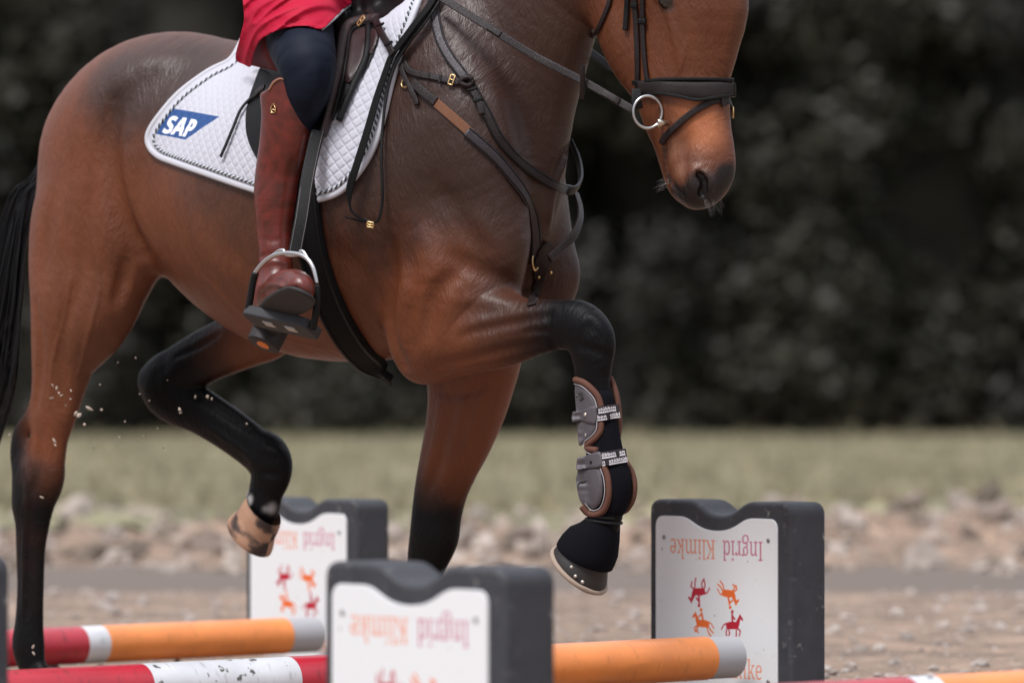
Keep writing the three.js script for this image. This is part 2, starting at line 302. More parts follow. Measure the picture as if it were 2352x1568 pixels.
{
  const far = new THREE.PlaneGeometry(900, 900).rotateX(-Math.PI / 2);
  tag(mesh('ground', far, std([0.13, 0.12, 0.075], 1)), 'flat ground running on under the arena and the field', 'ground', null, 'structure').position.y = -0.12;
  tag(mesh('sand_arena', sheet(-9, 9, 2, 23.5, 0.06, 0.06), soil), 'pale brown sand floor of the riding arena', 'sand', null, 'structure');
  tag(mesh('grass_field', [sheet(-16, 16, 23.5, 72, 0.12, 0.16)], std([1, 1, 1], 1, { map: grassTex })), 'dull green and straw coloured grass field beyond the arena', 'grass field', null, 'structure');
  tag(mesh('dark_soil_strip', sheet(-5, 5, 20.25, 21.15, 0.04, 0.03, 0.006), std([0.15, 0.12, 0.1], 0.95)), 'dark strip of soil along the foot of the bank', 'soil', null, 'structure');  // thin darker sheet laid over the foot of the bank
  // the rubbly bank at the arena's edge
  const lumps = []; const base = new THREE.IcosahedronGeometry(1, 2);
  for (let v = 0; v < 5; v++) { const g = base.clone(), p = g.attributes.position; for (let i = 0; i < p.count; i++) { const q = V().fromBufferAttribute(p, i); q.multiplyScalar(1 + 1.1 * fbm(q.x * 1.4 + v * 7, q.y * 1.4, q.z * 1.4, 4)); p.setXYZ(i, q.x, q.y * 0.7, q.z); } g.computeVertexNormals(); lumps.push(g); }
  const bank = new THREE.Group(); bank.name = 'rubble_bank'; scene.add(bank); tag(bank, 'low bank of pale clods and stones between arena and grass', 'rubble', null, 'stuff');
  lumps.forEach((g, v) => {
    const n = 430, im = new THREE.InstancedMesh(g, std([1, 1, 1], 0.95), n); im.name = 'clods'; im.castShadow = im.receiveShadow = true; const M = new THREE.Matrix4(), q = new THREE.Quaternion(), c = new THREE.Color();
    for (let i = 0; i < n; i++) {
      const D = 20.9 + 4.6 * rnd() ** 1.2, x = rr(-4.2, 4.6), s = 0.008 + 0.075 * rnd() ** 3.5, z = -D;
      q.setFromEuler(new THREE.Euler(rr(0, 6), rr(0, 6), rr(0, 6))); M.compose(V(x, groundH(x, z) - s * 0.15, z), q, V(s * rr(0.9, 1.7), s, s * rr(0.8, 1.2))); im.setMatrixAt(i, M);
      const t = rnd(), k = 0.7 + 0.5 * rnd(); c.setRGB(...(t < (x > 1 ? 0.25 : 0.45) ? [0.4, 0.34, 0.295] : t < 0.78 ? [0.3, 0.24, 0.2] : [0.17, 0.135, 0.105]).map(e => e * k)); im.setColorAt(i, c);
    }
    bank.add(im);
  });
  const pebble = new THREE.InstancedMesh(lumps[0], std([1, 1, 1], 0.95), 2600); pebble.name = numbered('loose_sand'); tag(pebble, 'loose crumbs and clods of sand strewn over the arena floor', 'loose sand', null, 'stuff');
  { const M = new THREE.Matrix4(), q = new THREE.Quaternion(), c = new THREE.Color(); for (let i = 0; i < 2600; i++) { const D = rr(12, 20.6), x = rr(-0.14, 0.16) * D, s = 0.004 + 0.016 * rnd() ** 5; q.setFromEuler(new THREE.Euler(rr(0, 6), rr(0, 6), 0)); M.compose(V(x, groundH(x, -D) + s * 0.3, -D), q, V(s * 1.3, s, s)); pebble.setMatrixAt(i, M); const k = rr(0.7, 1.15); c.setRGB(0.42 * k, 0.365 * k, 0.33 * k); pebble.setColorAt(i, c); } }
  pebble.castShadow = pebble.receiveShadow = true; scene.add(pebble);
  // tufts of grass
  const blades = []; for (let i = 0; i < 9; i++) { const g = new THREE.PlaneGeometry(0.012, 1, 1, 3), p = g.attributes.position, a = rr(0, 6.28), l = rr(0.25, 0.8); for (let k = 0; k < p.count; k++) { const y = p.getY(k) + 0.5; p.setXYZ(k, p.getX(k) * (1.1 - y) * 3 + l * y * y * 0.5, y * rr(0.96, 1), p.getZ(k)); } g.rotateY(a); g.translate(rr(-0.12, 0.12), 0, rr(-0.12, 0.12)); g.computeVertexNormals(); blades.push(g); }
  const tuft = join(blades), grass = new THREE.InstancedMesh(tuft, std([1, 1, 1], 0.9, { side: THREE.DoubleSide }), 16000); grass.name = 'grass'; tag(grass, 'uneven tufts of dull grass growing across the field', 'grass', null, 'stuff');
  { const M = new THREE.Matrix4(), q = new THREE.Quaternion(), c = new THREE.Color(); for (let i = 0; i < 16000; i++) { const D = 24.5 + 40.5 * rnd() ** 0.8, x = rr(-0.125, 0.125) * D, s = (0.03 + 0.09 * rnd() ** 3) * (D < 28 ? 1.5 : rnd() < 0.05 ? 2.2 : 1 - 0.35 * sstep(40, 60, D)); q.setFromAxisAngle(V(0, 1, 0), rr(0, 6.28)); M.compose(V(x, groundH(x, -D), -D), q, V(s * 1.4, s, s * 1.4)); grass.setMatrixAt(i, M); const k = rr(0.55, 1.2), d = fbm(x * 0.6, D * 0.35, 5) > 0.02 ? 1 : 0; c.setRGB((d ? 0.4 : 0.23) * k, (d ? 0.345 : 0.2) * k, (d ? 0.225 : 0.125) * k); grass.setColorAt(i, c); } }
  grass.castShadow = grass.receiveShadow = true; scene.add(grass);
  // the dark hedge
  const hedge = new THREE.Group(); hedge.name = 'hedge'; hedge.position.set(0, 0, -66); scene.add(hedge); tag(hedge, 'tall dark evergreen hedge closing the far side of the field', 'hedge', null, 'stuff');
  const lump = new THREE.IcosahedronGeometry(1, 3), parts = []; 
  for (let i = 0; i < 90; i++) { const g = lump.clone(), p = g.attributes.position, o = i * 3.1; for (let k = 0; k < p.count; k++) { const q = V().fromBufferAttribute(p, k); q.multiplyScalar(1 + 0.5 * fbm(q.x * 1.6 + o, q.y * 1.6, q.z * 1.6, 3)); p.setXYZ(k, q.x, q.y, q.z); } const s = rr(0.8, 1.5); g.scale(s, s * 1.2, s); g.translate(rr(-13, 13), rr(0.3, 9.2), rr(-1.8, -0.4)); g.computeVertexNormals(); parts.push(g); }
  const wall = new THREE.BoxGeometry(30, 10.5, 2, 1, 1, 1); wall.translate(0, 5, -3); parts.push(mergeVertices(wall));
  mesh('foliage_mass', parts.map(g => g.index ? g.toNonIndexed() : g), std([0.021, 0.0195, 0.0145], 1), hedge);
  const lf = []; for (let i = 0; i < 14; i++) { const s = rr(0.05, 0.1), g = new THREE.CircleGeometry(s, 5); g.scale(1, rr(0.4, 0.8), 1); g.rotateX(rr(-1.6, 1.6)); g.rotateY(rr(0, 6.28)); const e = V(rr(-1, 1), rr(-1, 1), rr(-1, 1)).normalize().multiplyScalar(rr(0.1, 0.3)); g.translate(e.x, e.y, e.z); lf.push(g); }
  const N = 9000, leaves = new THREE.InstancedMesh(join(lf), phys([1, 1, 1], 0.6, { side: THREE.DoubleSide }), N); leaves.name = 'leaves'; leaves.castShadow = leaves.receiveShadow = true;
  const M = new THREE.Matrix4(), q = new THREE.Quaternion(), c = new THREE.Color();
  for (let i = 0; i < N; i++) {
    let x, y, n; do { x = rr(-10, 10); y = rr(0, 9.5); n = fbm(x * 0.55, y * 0.5, 3, 3) + 0.35 * fbm(x * 1.9, y * 1.9, 8, 2); } while (n < rr(-0.2, 0.3));
    const z = 0.6 + 3.6 * fbm(x * 0.6, y * 0.6, 2, 3) + rr(-0.35, 0.25), s = rr(0.7, 1.5); q.setFromEuler(new THREE.Euler(rr(0, 6), rr(0, 6), rr(0, 6))); M.compose(V(x, y, z), q, V(s, s, s)); leaves.setMatrixAt(i, M);
    const k = rr(0.7, 1.5), t = fbm(x * 0.3, y * 0.3, 14, 2); c.setRGB(0.026 * k, 0.025 * k, (t > 0.1 ? 0.0205 : 0.016) * k); leaves.setColorAt(i, c);
  }
  hedge.add(leaves);
}

// ------------------------------------------------------------------ cavaletti blocks and poles
const ALPHA = 48 * Math.PI / 180, PD = V(Math.sin(ALPHA), 0, -Math.cos(ALPHA));   // the poles' direction, to the right and away
const BW = 0.51, BH = 0.54, BT = 0.125;
function textCanvas(w, h, draw) { const c = document.createElement('canvas'); c.width = w; c.height = h; draw(c.getContext('2d')); const t = new THREE.CanvasTexture(c); t.colorSpace = THREE.SRGBColorSpace; t.anisotropy = 8; return t; }
const panelTex = textCanvas(900, 960, g => {
  g.fillStyle = '#eceef0'; g.fillRect(0, 0, 900, 960);
  const rider = (x, y, s, col, flip, mode) => {
    g.save(); g.translate(x, y); g.scale(flip ? -s : s, s); g.fillStyle = g.strokeStyle = col; g.lineCap = 'round'; g.lineJoin = 'round';
    g.beginPath(); g.moveTo(-40, -8); g.quadraticCurveTo(-10, -20, 22, -14); g.lineTo(44, -44); g.lineTo(50, -56); g.lineTo(56, -46); g.lineTo(72, -28); g.lineTo(66, -20); g.lineTo(52, -30); g.quadraticCurveTo(46, 4, 36, 16); g.quadraticCurveTo(0, 22, -34, 20); g.quadraticCurveTo(-48, 6, -40, -8); g.fill();
    g.lineWidth = 8; const leg = p => { g.beginPath(); p.forEach((q, i) => i ? g.lineTo(...q) : g.moveTo(...q)); g.stroke(); };
    if (mode) { leg([[-34, 10], [-54, 34], [-70, 44]]); leg([[-28, 16], [-36, 42], [-54, 60]]); leg([[32, 10], [56, 24], [50, 42]]); leg([[28, 14], [44, 36], [30, 46]]); } else { leg([[-34, 10], [-42, 38], [-34, 64]]); leg([[-26, 16], [-18, 40], [-30, 60]]); leg([[30, 12], [52, 26], [46, 48]]); leg([[26, 16], [26, 44], [20, 66]]); }
    g.lineWidth = 7; leg([[-40, -6], [-58, 2], [-72, 22]]); g.lineWidth = 12; leg([[0, -18], mode ? [8, -46] : [-2, -48]]); g.lineWidth = 9; leg([[0, -16], [12, -2], [2, 12]]); leg(mode ? [[8, -42], [26, -30]] : [[-2, -44], [16, -28]]);
    g.beginPath(); g.arc(mode ? 12 : -1, -62, 9, 0, 7); g.fill(); g.restore();
  };
  const half = () => {
    g.font = '112px serif'; g.textBaseline = 'alphabetic'; g.lineWidth = 2.4;
    const w1 = 300, w2 = 345; g.save(); g.translate(100, 842); g.scale(w1 / g.measureText('Ingrid').width, 1.25); g.fillStyle = g.strokeStyle = '#c8708c'; g.fillText('Ingrid', 0, 0); g.restore();
    g.save(); g.translate(450, 842); g.scale(w2 / g.measureText('Klimke').width, 1.25); g.fillStyle = g.strokeStyle = '#f09a78'; g.fillText('Klimke', 0, 0); g.restore();
    rider(355, 560, 1.12, '#f2702a', true, true); rider(575, 562, 1.12, '#bd1632', false, false);
  };
  for (let i = 0; i < 260; i++) { g.fillStyle = `rgba(120,100,84,${0.05 + 0.4 * rnd() ** 3})`; g.beginPath(); g.ellipse(rnd() * 900, 960 * rnd(), 1 + 6 * rnd() ** 4, 1 + 9 * rnd() ** 4, 0, 0, 7); g.fill(); }
  half(); g.save(); g.translate(900, 960); g.rotate(Math.PI); half(); g.restore();
});
const rubber = (() => {
  const t = dataTex(256, (u, v) => { const n = fbm(u * 9, v * 9, 4, 4), s = sstep(0.12, 0.34, fbm(u * 24 + 5, v * 13, 9, 3)) * 0.8 * sstep(-0.05, 0.25, fbm(u * 3.3, v * 3.3, 17, 2)); return [0.225 + 0.05 * n + s * 0.42, 0.23 + 0.05 * n + s * 0.39, 0.25 + 0.05 * n + s * 0.34]; }, true); t.repeat.set(2.4, 2.4);
  return std([1, 1, 1], 0.62, { map: t });
})();
function notched(w, h, r, nw, nd, both) { // a face with rounded corners and a shallow scoop in the middle of its top
  const s = new THREE.Shape(), x = w / 2; s.moveTo(-x, r); s.quadraticCurveTo(-x, 0, -x + r, 0);
  if (both) { s.lineTo(-nw * 0.62, 0); s.bezierCurveTo(-nw * 0.4, 0, -nw * 0.36, nd, 0, nd); s.bezierCurveTo(nw * 0.36, nd, nw * 0.4, 0, nw * 0.62, 0); }
  s.lineTo(x - r, 0); s.quadraticCurveTo(x, 0, x, r); s.lineTo(x, h - r); s.quadraticCurveTo(x, h, x - r, h);
  s.lineTo(nw * 0.62, h); s.bezierCurveTo(nw * 0.4, h, nw * 0.36, h - nd, 0, h - nd); s.bezierCurveTo(-nw * 0.36, h - nd, -nw * 0.4, h, -nw * 0.62, h); s.lineTo(-x + r, h); s.quadraticCurveTo(-x, h, -x, h - r); s.closePath(); return s;
}
const blockGeo = (() => { const g = new THREE.ExtrudeGeometry(notched(BW - 0.024, BH - 0.024, 0.022, 0.19, 0.036, true), { depth: BT - 0.024, bevelEnabled: true, bevelThickness: 0.012, bevelSize: 0.012, bevelSegments: 4, curveSegments: 14 }); g.translate(0, 0.012, -BT + 0.012); return g; })();
const PW = 0.435, PH = 0.455, panelGeo = (() => { const g = new THREE.ExtrudeGeometry(notched(PW, PH, 0.028, 0.215, 0.034, true), { depth: 0.003, bevelEnabled: true, bevelThickness: 0.001, bevelSize: 0.001, bevelSegments: 1, curveSegments: 14 }); const p = g.attributes.position, u = g.attributes.uv; for (let i = 0; i < p.count; i++) u.setXY(i, p.getX(i) / PW + 0.5, p.getY(i) / PH); g.translate(-0.008, (BH - PH) / 2, 0.0005); return g; })();
const panelMat = std([0.97, 0.97, 0.97], 0.42, { map: panelTex }), screwMat = std([0.3, 0.3, 0.3], 0.4, { metalness: 0.8 });
const screwGeo = new THREE.SphereGeometry(0.006, 12, 8).scale(1, 1, 0.5);
function block(px, ytop, D, label) {
  const g = new THREE.Group(); g.name = numbered('cavaletti_block'); tag(g, label, 'cavaletti block', 'cavaletti blocks holding the poles'); scene.add(g);
  mesh('block_body', blockGeo, rubber, g);
  for (const s of [0, 1]) {
    const f = new THREE.Group(); f.name = 'panel_side';
    const p = mesh('sign_panel', panelGeo, panelMat, g); if (s) { p.rotation.y = Math.PI; p.position.z = -BT; }
    for (const [x, y] of [[-0.195, 0.445], [0.18, 0.445], [-0.195, 0.095], [0.18, 0.095]]) { const m = mesh('screw', screwGeo, screwMat, p); m.position.set(x, y, 0.005); }
  }
  const t = at(px, ytop, D); g.position.set(t.x, t.y - BH, t.z); g.rotation.y = -ALPHA; return g;
}
const block1 = block(690, 1144, 15.2, 'furthest dark block with white horse panel, behind the lifted hind hoof');
const block2 = block(1652, 1150, 13.1, 'dark block with white horse panel standing alone right of the raised foreleg');
const block3 = block(948, 1296, 9.6, 'nearest dark block with white panel, out of focus before the standing foreleg');
const block0 = block(-282, 1270, 9.95, 'dark block cut off by the left edge of the picture');

const paint = (c, o) => {
  const t = dataTex(512, (u, v) => { const n = fbm(u * 5, v * 5, 3, 4), d = sstep(o[0], o[0] + 0.07, fbm(u * 7 + 9, v * 13, 1, 4)) * 0.8, g = sstep(0.2, 0.32, fbm(u * 3.1, v * 21, 6, 4)) * o[1], k = 0.96 + 0.1 * n; return [k * (1 - d * 0.72 - g), k * (1 - d * 0.74 - g), k * (1 - d * 0.78 - g)]; }, true); t.repeat.set(1.3, 2);
  return phys(c, 0.34, { map: t, clearcoat: 0.6, clearcoatRoughness: 0.3 });
};
const PAINT = { red: paint([0.52, 0.008, 0.028], [0.34, 0.14]), white: paint([0.72, 0.73, 0.76], [0.24, 0.1]), orange: paint([0.95, 0.29, 0.055], [0.44, 0.06]), grey: std([0.42, 0.42, 0.44], 0.5) };
function pole(label, right, yc, D, R, bands) {                      // bands from the right end to the left: [colour, place in the picture where it ends]
  const g = new THREE.Group(); g.name = numbered('cavaletti_pole'); tag(g, label, 'pole', 'painted cavaletti poles'); scene.add(g);
  const e = at(right, yc, D), sAt = x => { const k = (x - CX) / F; return (e.x - k * -e.z) / (PD.x - k * PD.z * -1); }; // distance from the right end
  const L = sAt(bands.at(-1)[1]); g.position.set(e.x - PD.x * L / 2, e.y - R, e.z - PD.z * L / 2); g.rotation.y = Math.atan2(-PD.z, PD.x);
  let s0 = 0; bands.forEach(([c, x], i) => {
    const s1 = sAt(x), l = s1 - s0, r = c === 'grey' ? R * 0.965 : R, seg = Math.max(1, Math.round(l / 0.1)), geo = new THREE.CylinderGeometry(r, r, l, 40, seg, i > 0 && i < bands.length - 1); const u = geo.attributes.uv; for (let k = 0; k < u.count; k++) u.setXY(k, u.getX(k), u.getY(k) * l + s0);
    geo.rotateZ(-Math.PI / 2); geo.translate(L / 2 - (s0 + s1) / 2, R, 0); mesh(c === 'grey' ? 'end_cap' : 'painted_band', geo, PAINT[c], g); s0 = s1;
  });
  return g;
}
pole('orange pole with thin white and red bands, furthest away behind the hind legs', 722, 1457, 15.05, 0.0525, [['grey', 650], ['orange', 229], ['white', 180], ['red', -260], ['white', -520]]);
pole('long red, white and orange pole under the horse ending at the lone right block', 1682, 1508, 12.95, 0.054, [['grey', 1618], ['orange', 1205], ['white', 1150], ['red', 660], ['white', 322], ['red', -60], ['white', -250]]);
pole('red and orange pole cut off by the bottom right corner', 3000, 1558, 11.35, 0.0545, [['grey', 2930], ['orange', 2138], ['white', 2078], ['red', 1560], ['white', 1330], ['red', 1050]]);

// ------------------------------------------------------------------ the horse
const horseF = new Field();
const headA = V(Math.sin(0.05), 0, Math.cos(0.05));                 // across the head
{
  const f = horseF;
  // tints: 0 body, 1 neck and shoulder, 2 head, 3 legs
  f.chain({ q: 0.82, k: 0.05 }, [[485, 415, 222, 0.02], [600, 440, 305, 0], [720, 450, 368, 0], [840, 432, 398, 0], [910, 430, 376, 0], [975, 425, 318, 0]]);
  f.chain({ q: 0.95, k: 0.085 }, [[520, 290, 190, 0], [420, 285, 212, 0], [345, 305, 215, 0], [275, 345, 185, 0], [235, 400, 150, 0]]);          // croup
  f.chain({ q: 0.58, k: 0.035, w: 0.13, per: 5 }, [[345, 330, 180, 0.08], [290, 400, 182, 0.1], [240, 500, 176, 0.11], [212, 590, 155, 0.12], [190, 690, 128, 0.14], [152, 790, 86, 0.15], [136, 870, 67, 0.15], [123, 940, 57, 0.15, 0], [114, 1000, 45, 0.15, 0.05], [106, 1055, 45, 0.15, 0.3], [96, 1098, 53, 0.15, 0.6], [79, 1155, 47, 0.15, 0.95], [70, 1250, 36, 0.15, 0.9], [69, 1350, 32, 0.15, 0.9], [66, 1430, 34, 0.15, 1], [64, 1482, 39, 0.15, 1], [72, 1525, 33, 0.15, 1], [82, 1550, 34, 0.15, 1]]);
  f.chain({ q: 0.6, k: 0.025, w: 0.15, tone: 1 }, [[82, 940, 12], [50, 985, 17], [45, 1035, 24], [58, 1095, 31], [64, 1150, 33]]);             // point of hock and its tendon
  f.chain({ q: 0.62, k: 0.06, w: -0.15, per: 5 }, [[430, 380, 150, -0.1], [540, 550, 120], [640, 690, 88], [622, 748, 70], [575, 774, 66, -0.15, 0.1], [520, 800, 60, -0.15, 0.5], [462, 828, 56, -0.15, 0.85], [405, 868, 57, -0.15, 1], [382, 888, 60, -0.15, 1], [410, 918, 58, -0.15, 1], [462, 945, 53, -0.15, 1], [525, 985, 50, -0.15, 1], [583, 1028, 49, -0.15, 1], [616, 1055, 54, -0.15, 1], [622, 1085, 48, -0.15, 1], [612, 1122, 41, -0.15, 1], [602, 1160, 42, -0.15, 1]]);
  f.chain({ q: 0.6, k: 0.02, w: -0.15, tone: 1 }, [[505, 755, 16], [440, 790, 17], [380, 832, 20], [345, 872, 30]]);                            // off tendon
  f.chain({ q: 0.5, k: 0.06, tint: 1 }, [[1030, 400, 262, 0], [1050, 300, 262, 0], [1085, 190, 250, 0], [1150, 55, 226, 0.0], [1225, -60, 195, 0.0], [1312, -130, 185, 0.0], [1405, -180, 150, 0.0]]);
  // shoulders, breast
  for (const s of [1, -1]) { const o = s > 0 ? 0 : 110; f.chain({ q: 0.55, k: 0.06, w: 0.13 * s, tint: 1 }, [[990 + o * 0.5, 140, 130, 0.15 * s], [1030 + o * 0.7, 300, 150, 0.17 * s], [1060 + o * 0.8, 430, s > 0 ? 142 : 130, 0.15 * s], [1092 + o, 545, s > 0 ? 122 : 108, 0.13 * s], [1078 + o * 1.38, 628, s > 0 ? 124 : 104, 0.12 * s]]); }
  f.chain({ q: 1.1, k: 0.06, tint: 1 }, [[1100, 420, 140, 0], [1120, 560, 108, 0], [1110, 650, 104, 0]]);
  // near fore: arm, forearm, knee, cannon
  f.chain({ q: 0.68, k: 0.045, w: 0.15, per: 5, tint: 3 }, [[1045, 560, 128, 0.14], [1020, 650, 126, 0.16], [1012, 730, 116, 0.16], [1040, 757, 106, 0.16], [1085, 758, 99, 0.155, 0.14], [1155, 762, 82, 0.15, 0.42], [1225, 752, 66, 0.15, 0.72], [1290, 746, 57, 0.15, 0.95], [1332, 752, 60, 0.15, 1], [1358, 782, 56, 0.15, 1], [1362, 826, 46, 0.15, 1], [1362, 870, 40, 0.15, 1], [1368, 930, 36, 0.15, 1], [1378, 1000, 36, 0.15, 1], [1388, 1060, 40, 0.15, 1], [1396, 1115, 45, 0.15, 1], [1397, 1160, 38, 0.15, 1], [1385, 1205, 38, 0.15, 1], [1368, 1240, 42, 0.15, 1]]);
  f.chain({ q: 0.7, k: 0.05, w: 0.16, tint: 3 }, [[990, 690, 82], [972, 770, 72], [968, 812, 56]]);                                           // elbow
  // off fore
  f.chain({ q: 0.68, k: 0.05, w: -0.13, per: 5, tint: 3 }, [[1090, 700, 120], [1095, 800, 106], [1082, 865, 102], [1072, 930, 91], [1053, 1000, 80], [1032, 1060, 70, -0.13, 0.25], [1014, 1120, 62, -0.13, 0.65], [1003, 1180, 58, -0.13, 1], [997, 1230, 57, -0.13, 1], [982, 1285, 47, -0.13, 1], [972, 1350, 37, -0.13, 1], [964, 1450, 35, -0.13, 1], [958, 1530, 42, -0.13, 1], [966, 1575, 36, -0.13, 1], [976, 1610, 38, -0.13, 1]]);
  // head
  const H = { a: headA, tint: 2 };
  f.chain({ ...H, q: 0.62, k: 0.05, w: 0.03 }, [[1450, -170, 105], [1530, -110, 128], [1597, -10, 121], [1597, 85, 103], [1588, 165, 91], [1586, 240, 90], [1594, 305, 86], [1605, 358, 83], [1611, 390, 75], [1609, 410, 48]]);
  f.chain({ ...H, q: 0.55, k: 0.045, w: 0.03 }, [[1445, -120, 95], [1455, -30, 100], [1466, 45, 100], [1487, 112, 92], [1520, 180, 76], [1545, 250, 62]]);
  f.chain({ ...H, q: 0.7, k: 0.02, w: 0.03 }, [[1560, 300, 42], [1548, 350, 30], [1552, 395, 26], [1568, 425, 30], [1592, 440, 30]]);        // chin and lower lip
  f.chain({ ...H, q: 0.8, k: 0.03, w: 0.085 }, [[1600, 380, 36, 0.06], [1604, 420, 44, 0.06], [1600, 440, 26, 0.05]]);                        // near nostril
  f.chain({ ...H, q: 0.8, k: 0.03, w: -0.03 }, [[1640, 375, 34], [1648, 405, 36]]);
  for (const s of [1, -1]) f.chain({ q: 0.5, k: 0.02, tint: 2 }, [[1425, -210, 32, 0.03 + 0.06 * s], [1425, -270, 38, 0.03 + 0.07 * s], [1440, -330, 8, 0.03 + 0.07 * s]]);
  // muscle, skin folds and tendons
  const d = (rows, s, a) => f.draw(rows, s, a * (s < 0.027 && s > 0.006 ? 1.3 : 1));
  d([[470, 135], [400, 165], [330, 195], [285, 235], [255, 290], [250, 360]], 0.045, 0.008);
  d([[262, 240], [250, 320], [258, 410], [283, 500], [322, 575]], 0.03, 0.027); d([[300, 330], [305, 420], [330, 510], [370, 590]], 0.04, -0.012);
  d([[250, 190], [330, 150], [420, 140]], 0.06, -0.009);
  d([[130, 430], [108, 540], [100, 640]], 0.03, 0.006);
  d([[200, 450], [190, 560], [185, 640], [145, 745], [140, 830], [140, 930]], 0.02, 0.006);
  d([[232, 500], [236, 600], [240, 700], [190, 780]], 0.035, -0.008);
  d([[290, 590], [280, 640], [262, 700]], 0.018, 0.008);
  d([[893, 560], [897, 640], [893, 720], [900, 780], [922, 835]], 0.022, 0.02);
  d([[1050, 625], [1010, 662], [990, 710], [978, 770]], 0.022, 0.013);
  d([[1040, 590], [1110, 625], [1190, 655]], 0.022, 0.01);
  d([[945, 700], [935, 750], [945, 800]], 0.018, 0.007);
  d([[1060, 772], [1107, 757], [1160, 746], [1220, 733], [1262, 726]], 0.012, 0.0055);
  d([[1062, 752], [1110, 738], [1165, 727], [1225, 714]], 0.014, -0.002);
  d([[1200, 765], [1230, 760], [1262, 762]], 0.008, 0.005);
  d([[1000, 838], [1080, 822], [1170, 800], [1260, 785]], 0.014, 0.005);
  d([[1264, 715], [1258, 750], [1268, 785], [1300, 840]], 0.01, 0.006);
  d([[1330, 745], [1360, 730], [1390, 760]], 0.016, -0.004);
  d([[1320, 790], [1350, 800], [1395, 815]], 0.012, 0.004);
  d([[1228, 470], [1230, 540], [1228, 610], [1224, 670]], 0.02, 0.014);
  d([[1355, 256], [1325, 320], [1290, 394], [1268, 460], [1260, 530]], 0.009, -0.004);
  d([[1345, 250], [1310, 330], [1275, 400]], 0.016, 0.004);
  d([[1080, 210], [1120, 330], [1170, 440], [1205, 510]], 0.04, 0.008);
  d([[960, 250], [930, 400], [915, 520]], 0.05, -0.008);
  d([[1030, 470], [1100, 520], [1150, 600]], 0.03, -0.006);
  d([[1045, 880], [1035, 960], [1010, 1060], [985, 1130]], 0.012, 0.006);
  d([[1090, 880], [1075, 960], [1045, 1050]], 0.012, 0.005);
  d([[400, 820], [445, 800], [500, 770]], 0.009, 0.006);
  d([[440, 900], [500, 940], [570, 985]], 0.012, 0.005);
  d([[470, 640], [560, 720], [650, 775], [740, 800]], 0.007, -0.003); d([[520, 560], [600, 640], [690, 700]], 0.03, 0.004);
  d([[160, 640], [150, 720], [120, 830], [112, 930]], 0.006, -0.003); d([[215, 560], [228, 660], [205, 760], [180, 860]], 0.007, -0.0035);
  d([[1140, 880], [1110, 960], [1075, 1050], [1040, 1130]], 0.016, 0.006); d([[1015, 900], [1002, 1000], [975, 1100]], 0.014, -0.005); d([[1120, 880], [1060, 905], [1010, 900]], 0.014, 0.006);
  d([[960, 520], [985, 580], [990, 650]], 0.04, -0.012); d([[930, 640], [925, 720], [930, 790]], 0.025, -0.008); d([[1000, 430], [1060, 500], [1120, 590]], 0.03, 0.009);
  d([[1060, 690], [1110, 690], [1170, 700]], 0.02, -0.005); d([[760, 560], [840, 640], [880, 720]], 0.03, 0.006); d([[400, 430], [470, 560], [560, 660]], 0.05, -0.006);
  d([[80, 700], [92, 780], [90, 860], [80, 940]], 0.014, 0.006); d([[52, 1060], [62, 1110], [60, 1170]], 0.012, -0.005); d([[90, 1010], [86, 1070], [74, 1130]], 0.012, 0.007); d([[54, 1200], [54, 1300], [52, 1400]], 0.008, -0.004); d([[66, 1200], [64, 1300], [62, 1420]], 0.007, 0.004);
  d([[395, 905], [380, 880], [400, 850]], 0.02, -0.005); d([[470, 975], [530, 1015], [580, 1055]], 0.01, -0.004); d([[600, 1030], [650, 1040]], 0.014, -0.004); d([[600, 1085], [640, 1090]], 0.01, 0.004);
  // head
  d([[1532, 10], [1545, 60], [1556, 110], [1560, 150]], 0.012, -0.005);
  d([[1578, 95], [1570, 130], [1560, 170]], 0.006, -0.003);
  d([[1400, 20], [1415, 80], [1432, 130]], 0.03, -0.004);
  d([[1640, 20], [1640, 110], [1640, 190]], 0.03, 0.006);
  d([[1526, 332], [1530, 380], [1543, 424], [1568, 446]], 0.0075, 0.016);
  const nostril = [[1604, 400], [1614, 406], [1620, 419], [1619, 434], [1611, 444]].map(r => { const h = f.hit(...r); return h.p.addScaledVector(h.n, -0.004); });
  d([[1604, 384], [1592, 396], [1590, 420], [1598, 446]], 0.009, -0.007); d([[1612, 392], [1628, 404], [1634, 422], [1630, 440]], 0.008, -0.006);
  f.cuts.push((x, y, z) => { if (Math.abs(x - nostril[2].x) + Math.abs(y - nostril[2].y) + Math.abs(z - nostril[2].z) > 0.15) return -1; let m = 1e9; for (let i = 0; i < 4; i++) { const A = nostril[i], B = nostril[i + 1], b = B.clone().sub(A), t = clamp(((x - A.x) * b.x + (y - A.y) * b.y + (z - A.z) * b.z) / b.lengthSq(), 0, 1); m = Math.min(m, Math.hypot(x - A.x - b.x * t, y - A.y - b.y * t, z - A.z - b.z * t)); } return 0.0105 - m; });
  d([[1500, -12], [1522, 8], [1545, 6]], 0.006, -0.004);
  d([[1582, 300], [1575, 340], [1570, 380]], 0.012, 0.004);
}
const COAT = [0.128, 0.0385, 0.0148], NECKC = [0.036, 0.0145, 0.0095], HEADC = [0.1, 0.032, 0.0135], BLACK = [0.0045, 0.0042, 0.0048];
const spots = [];                                                   // patches of colour on the hide: [place, radius, colour, softness]
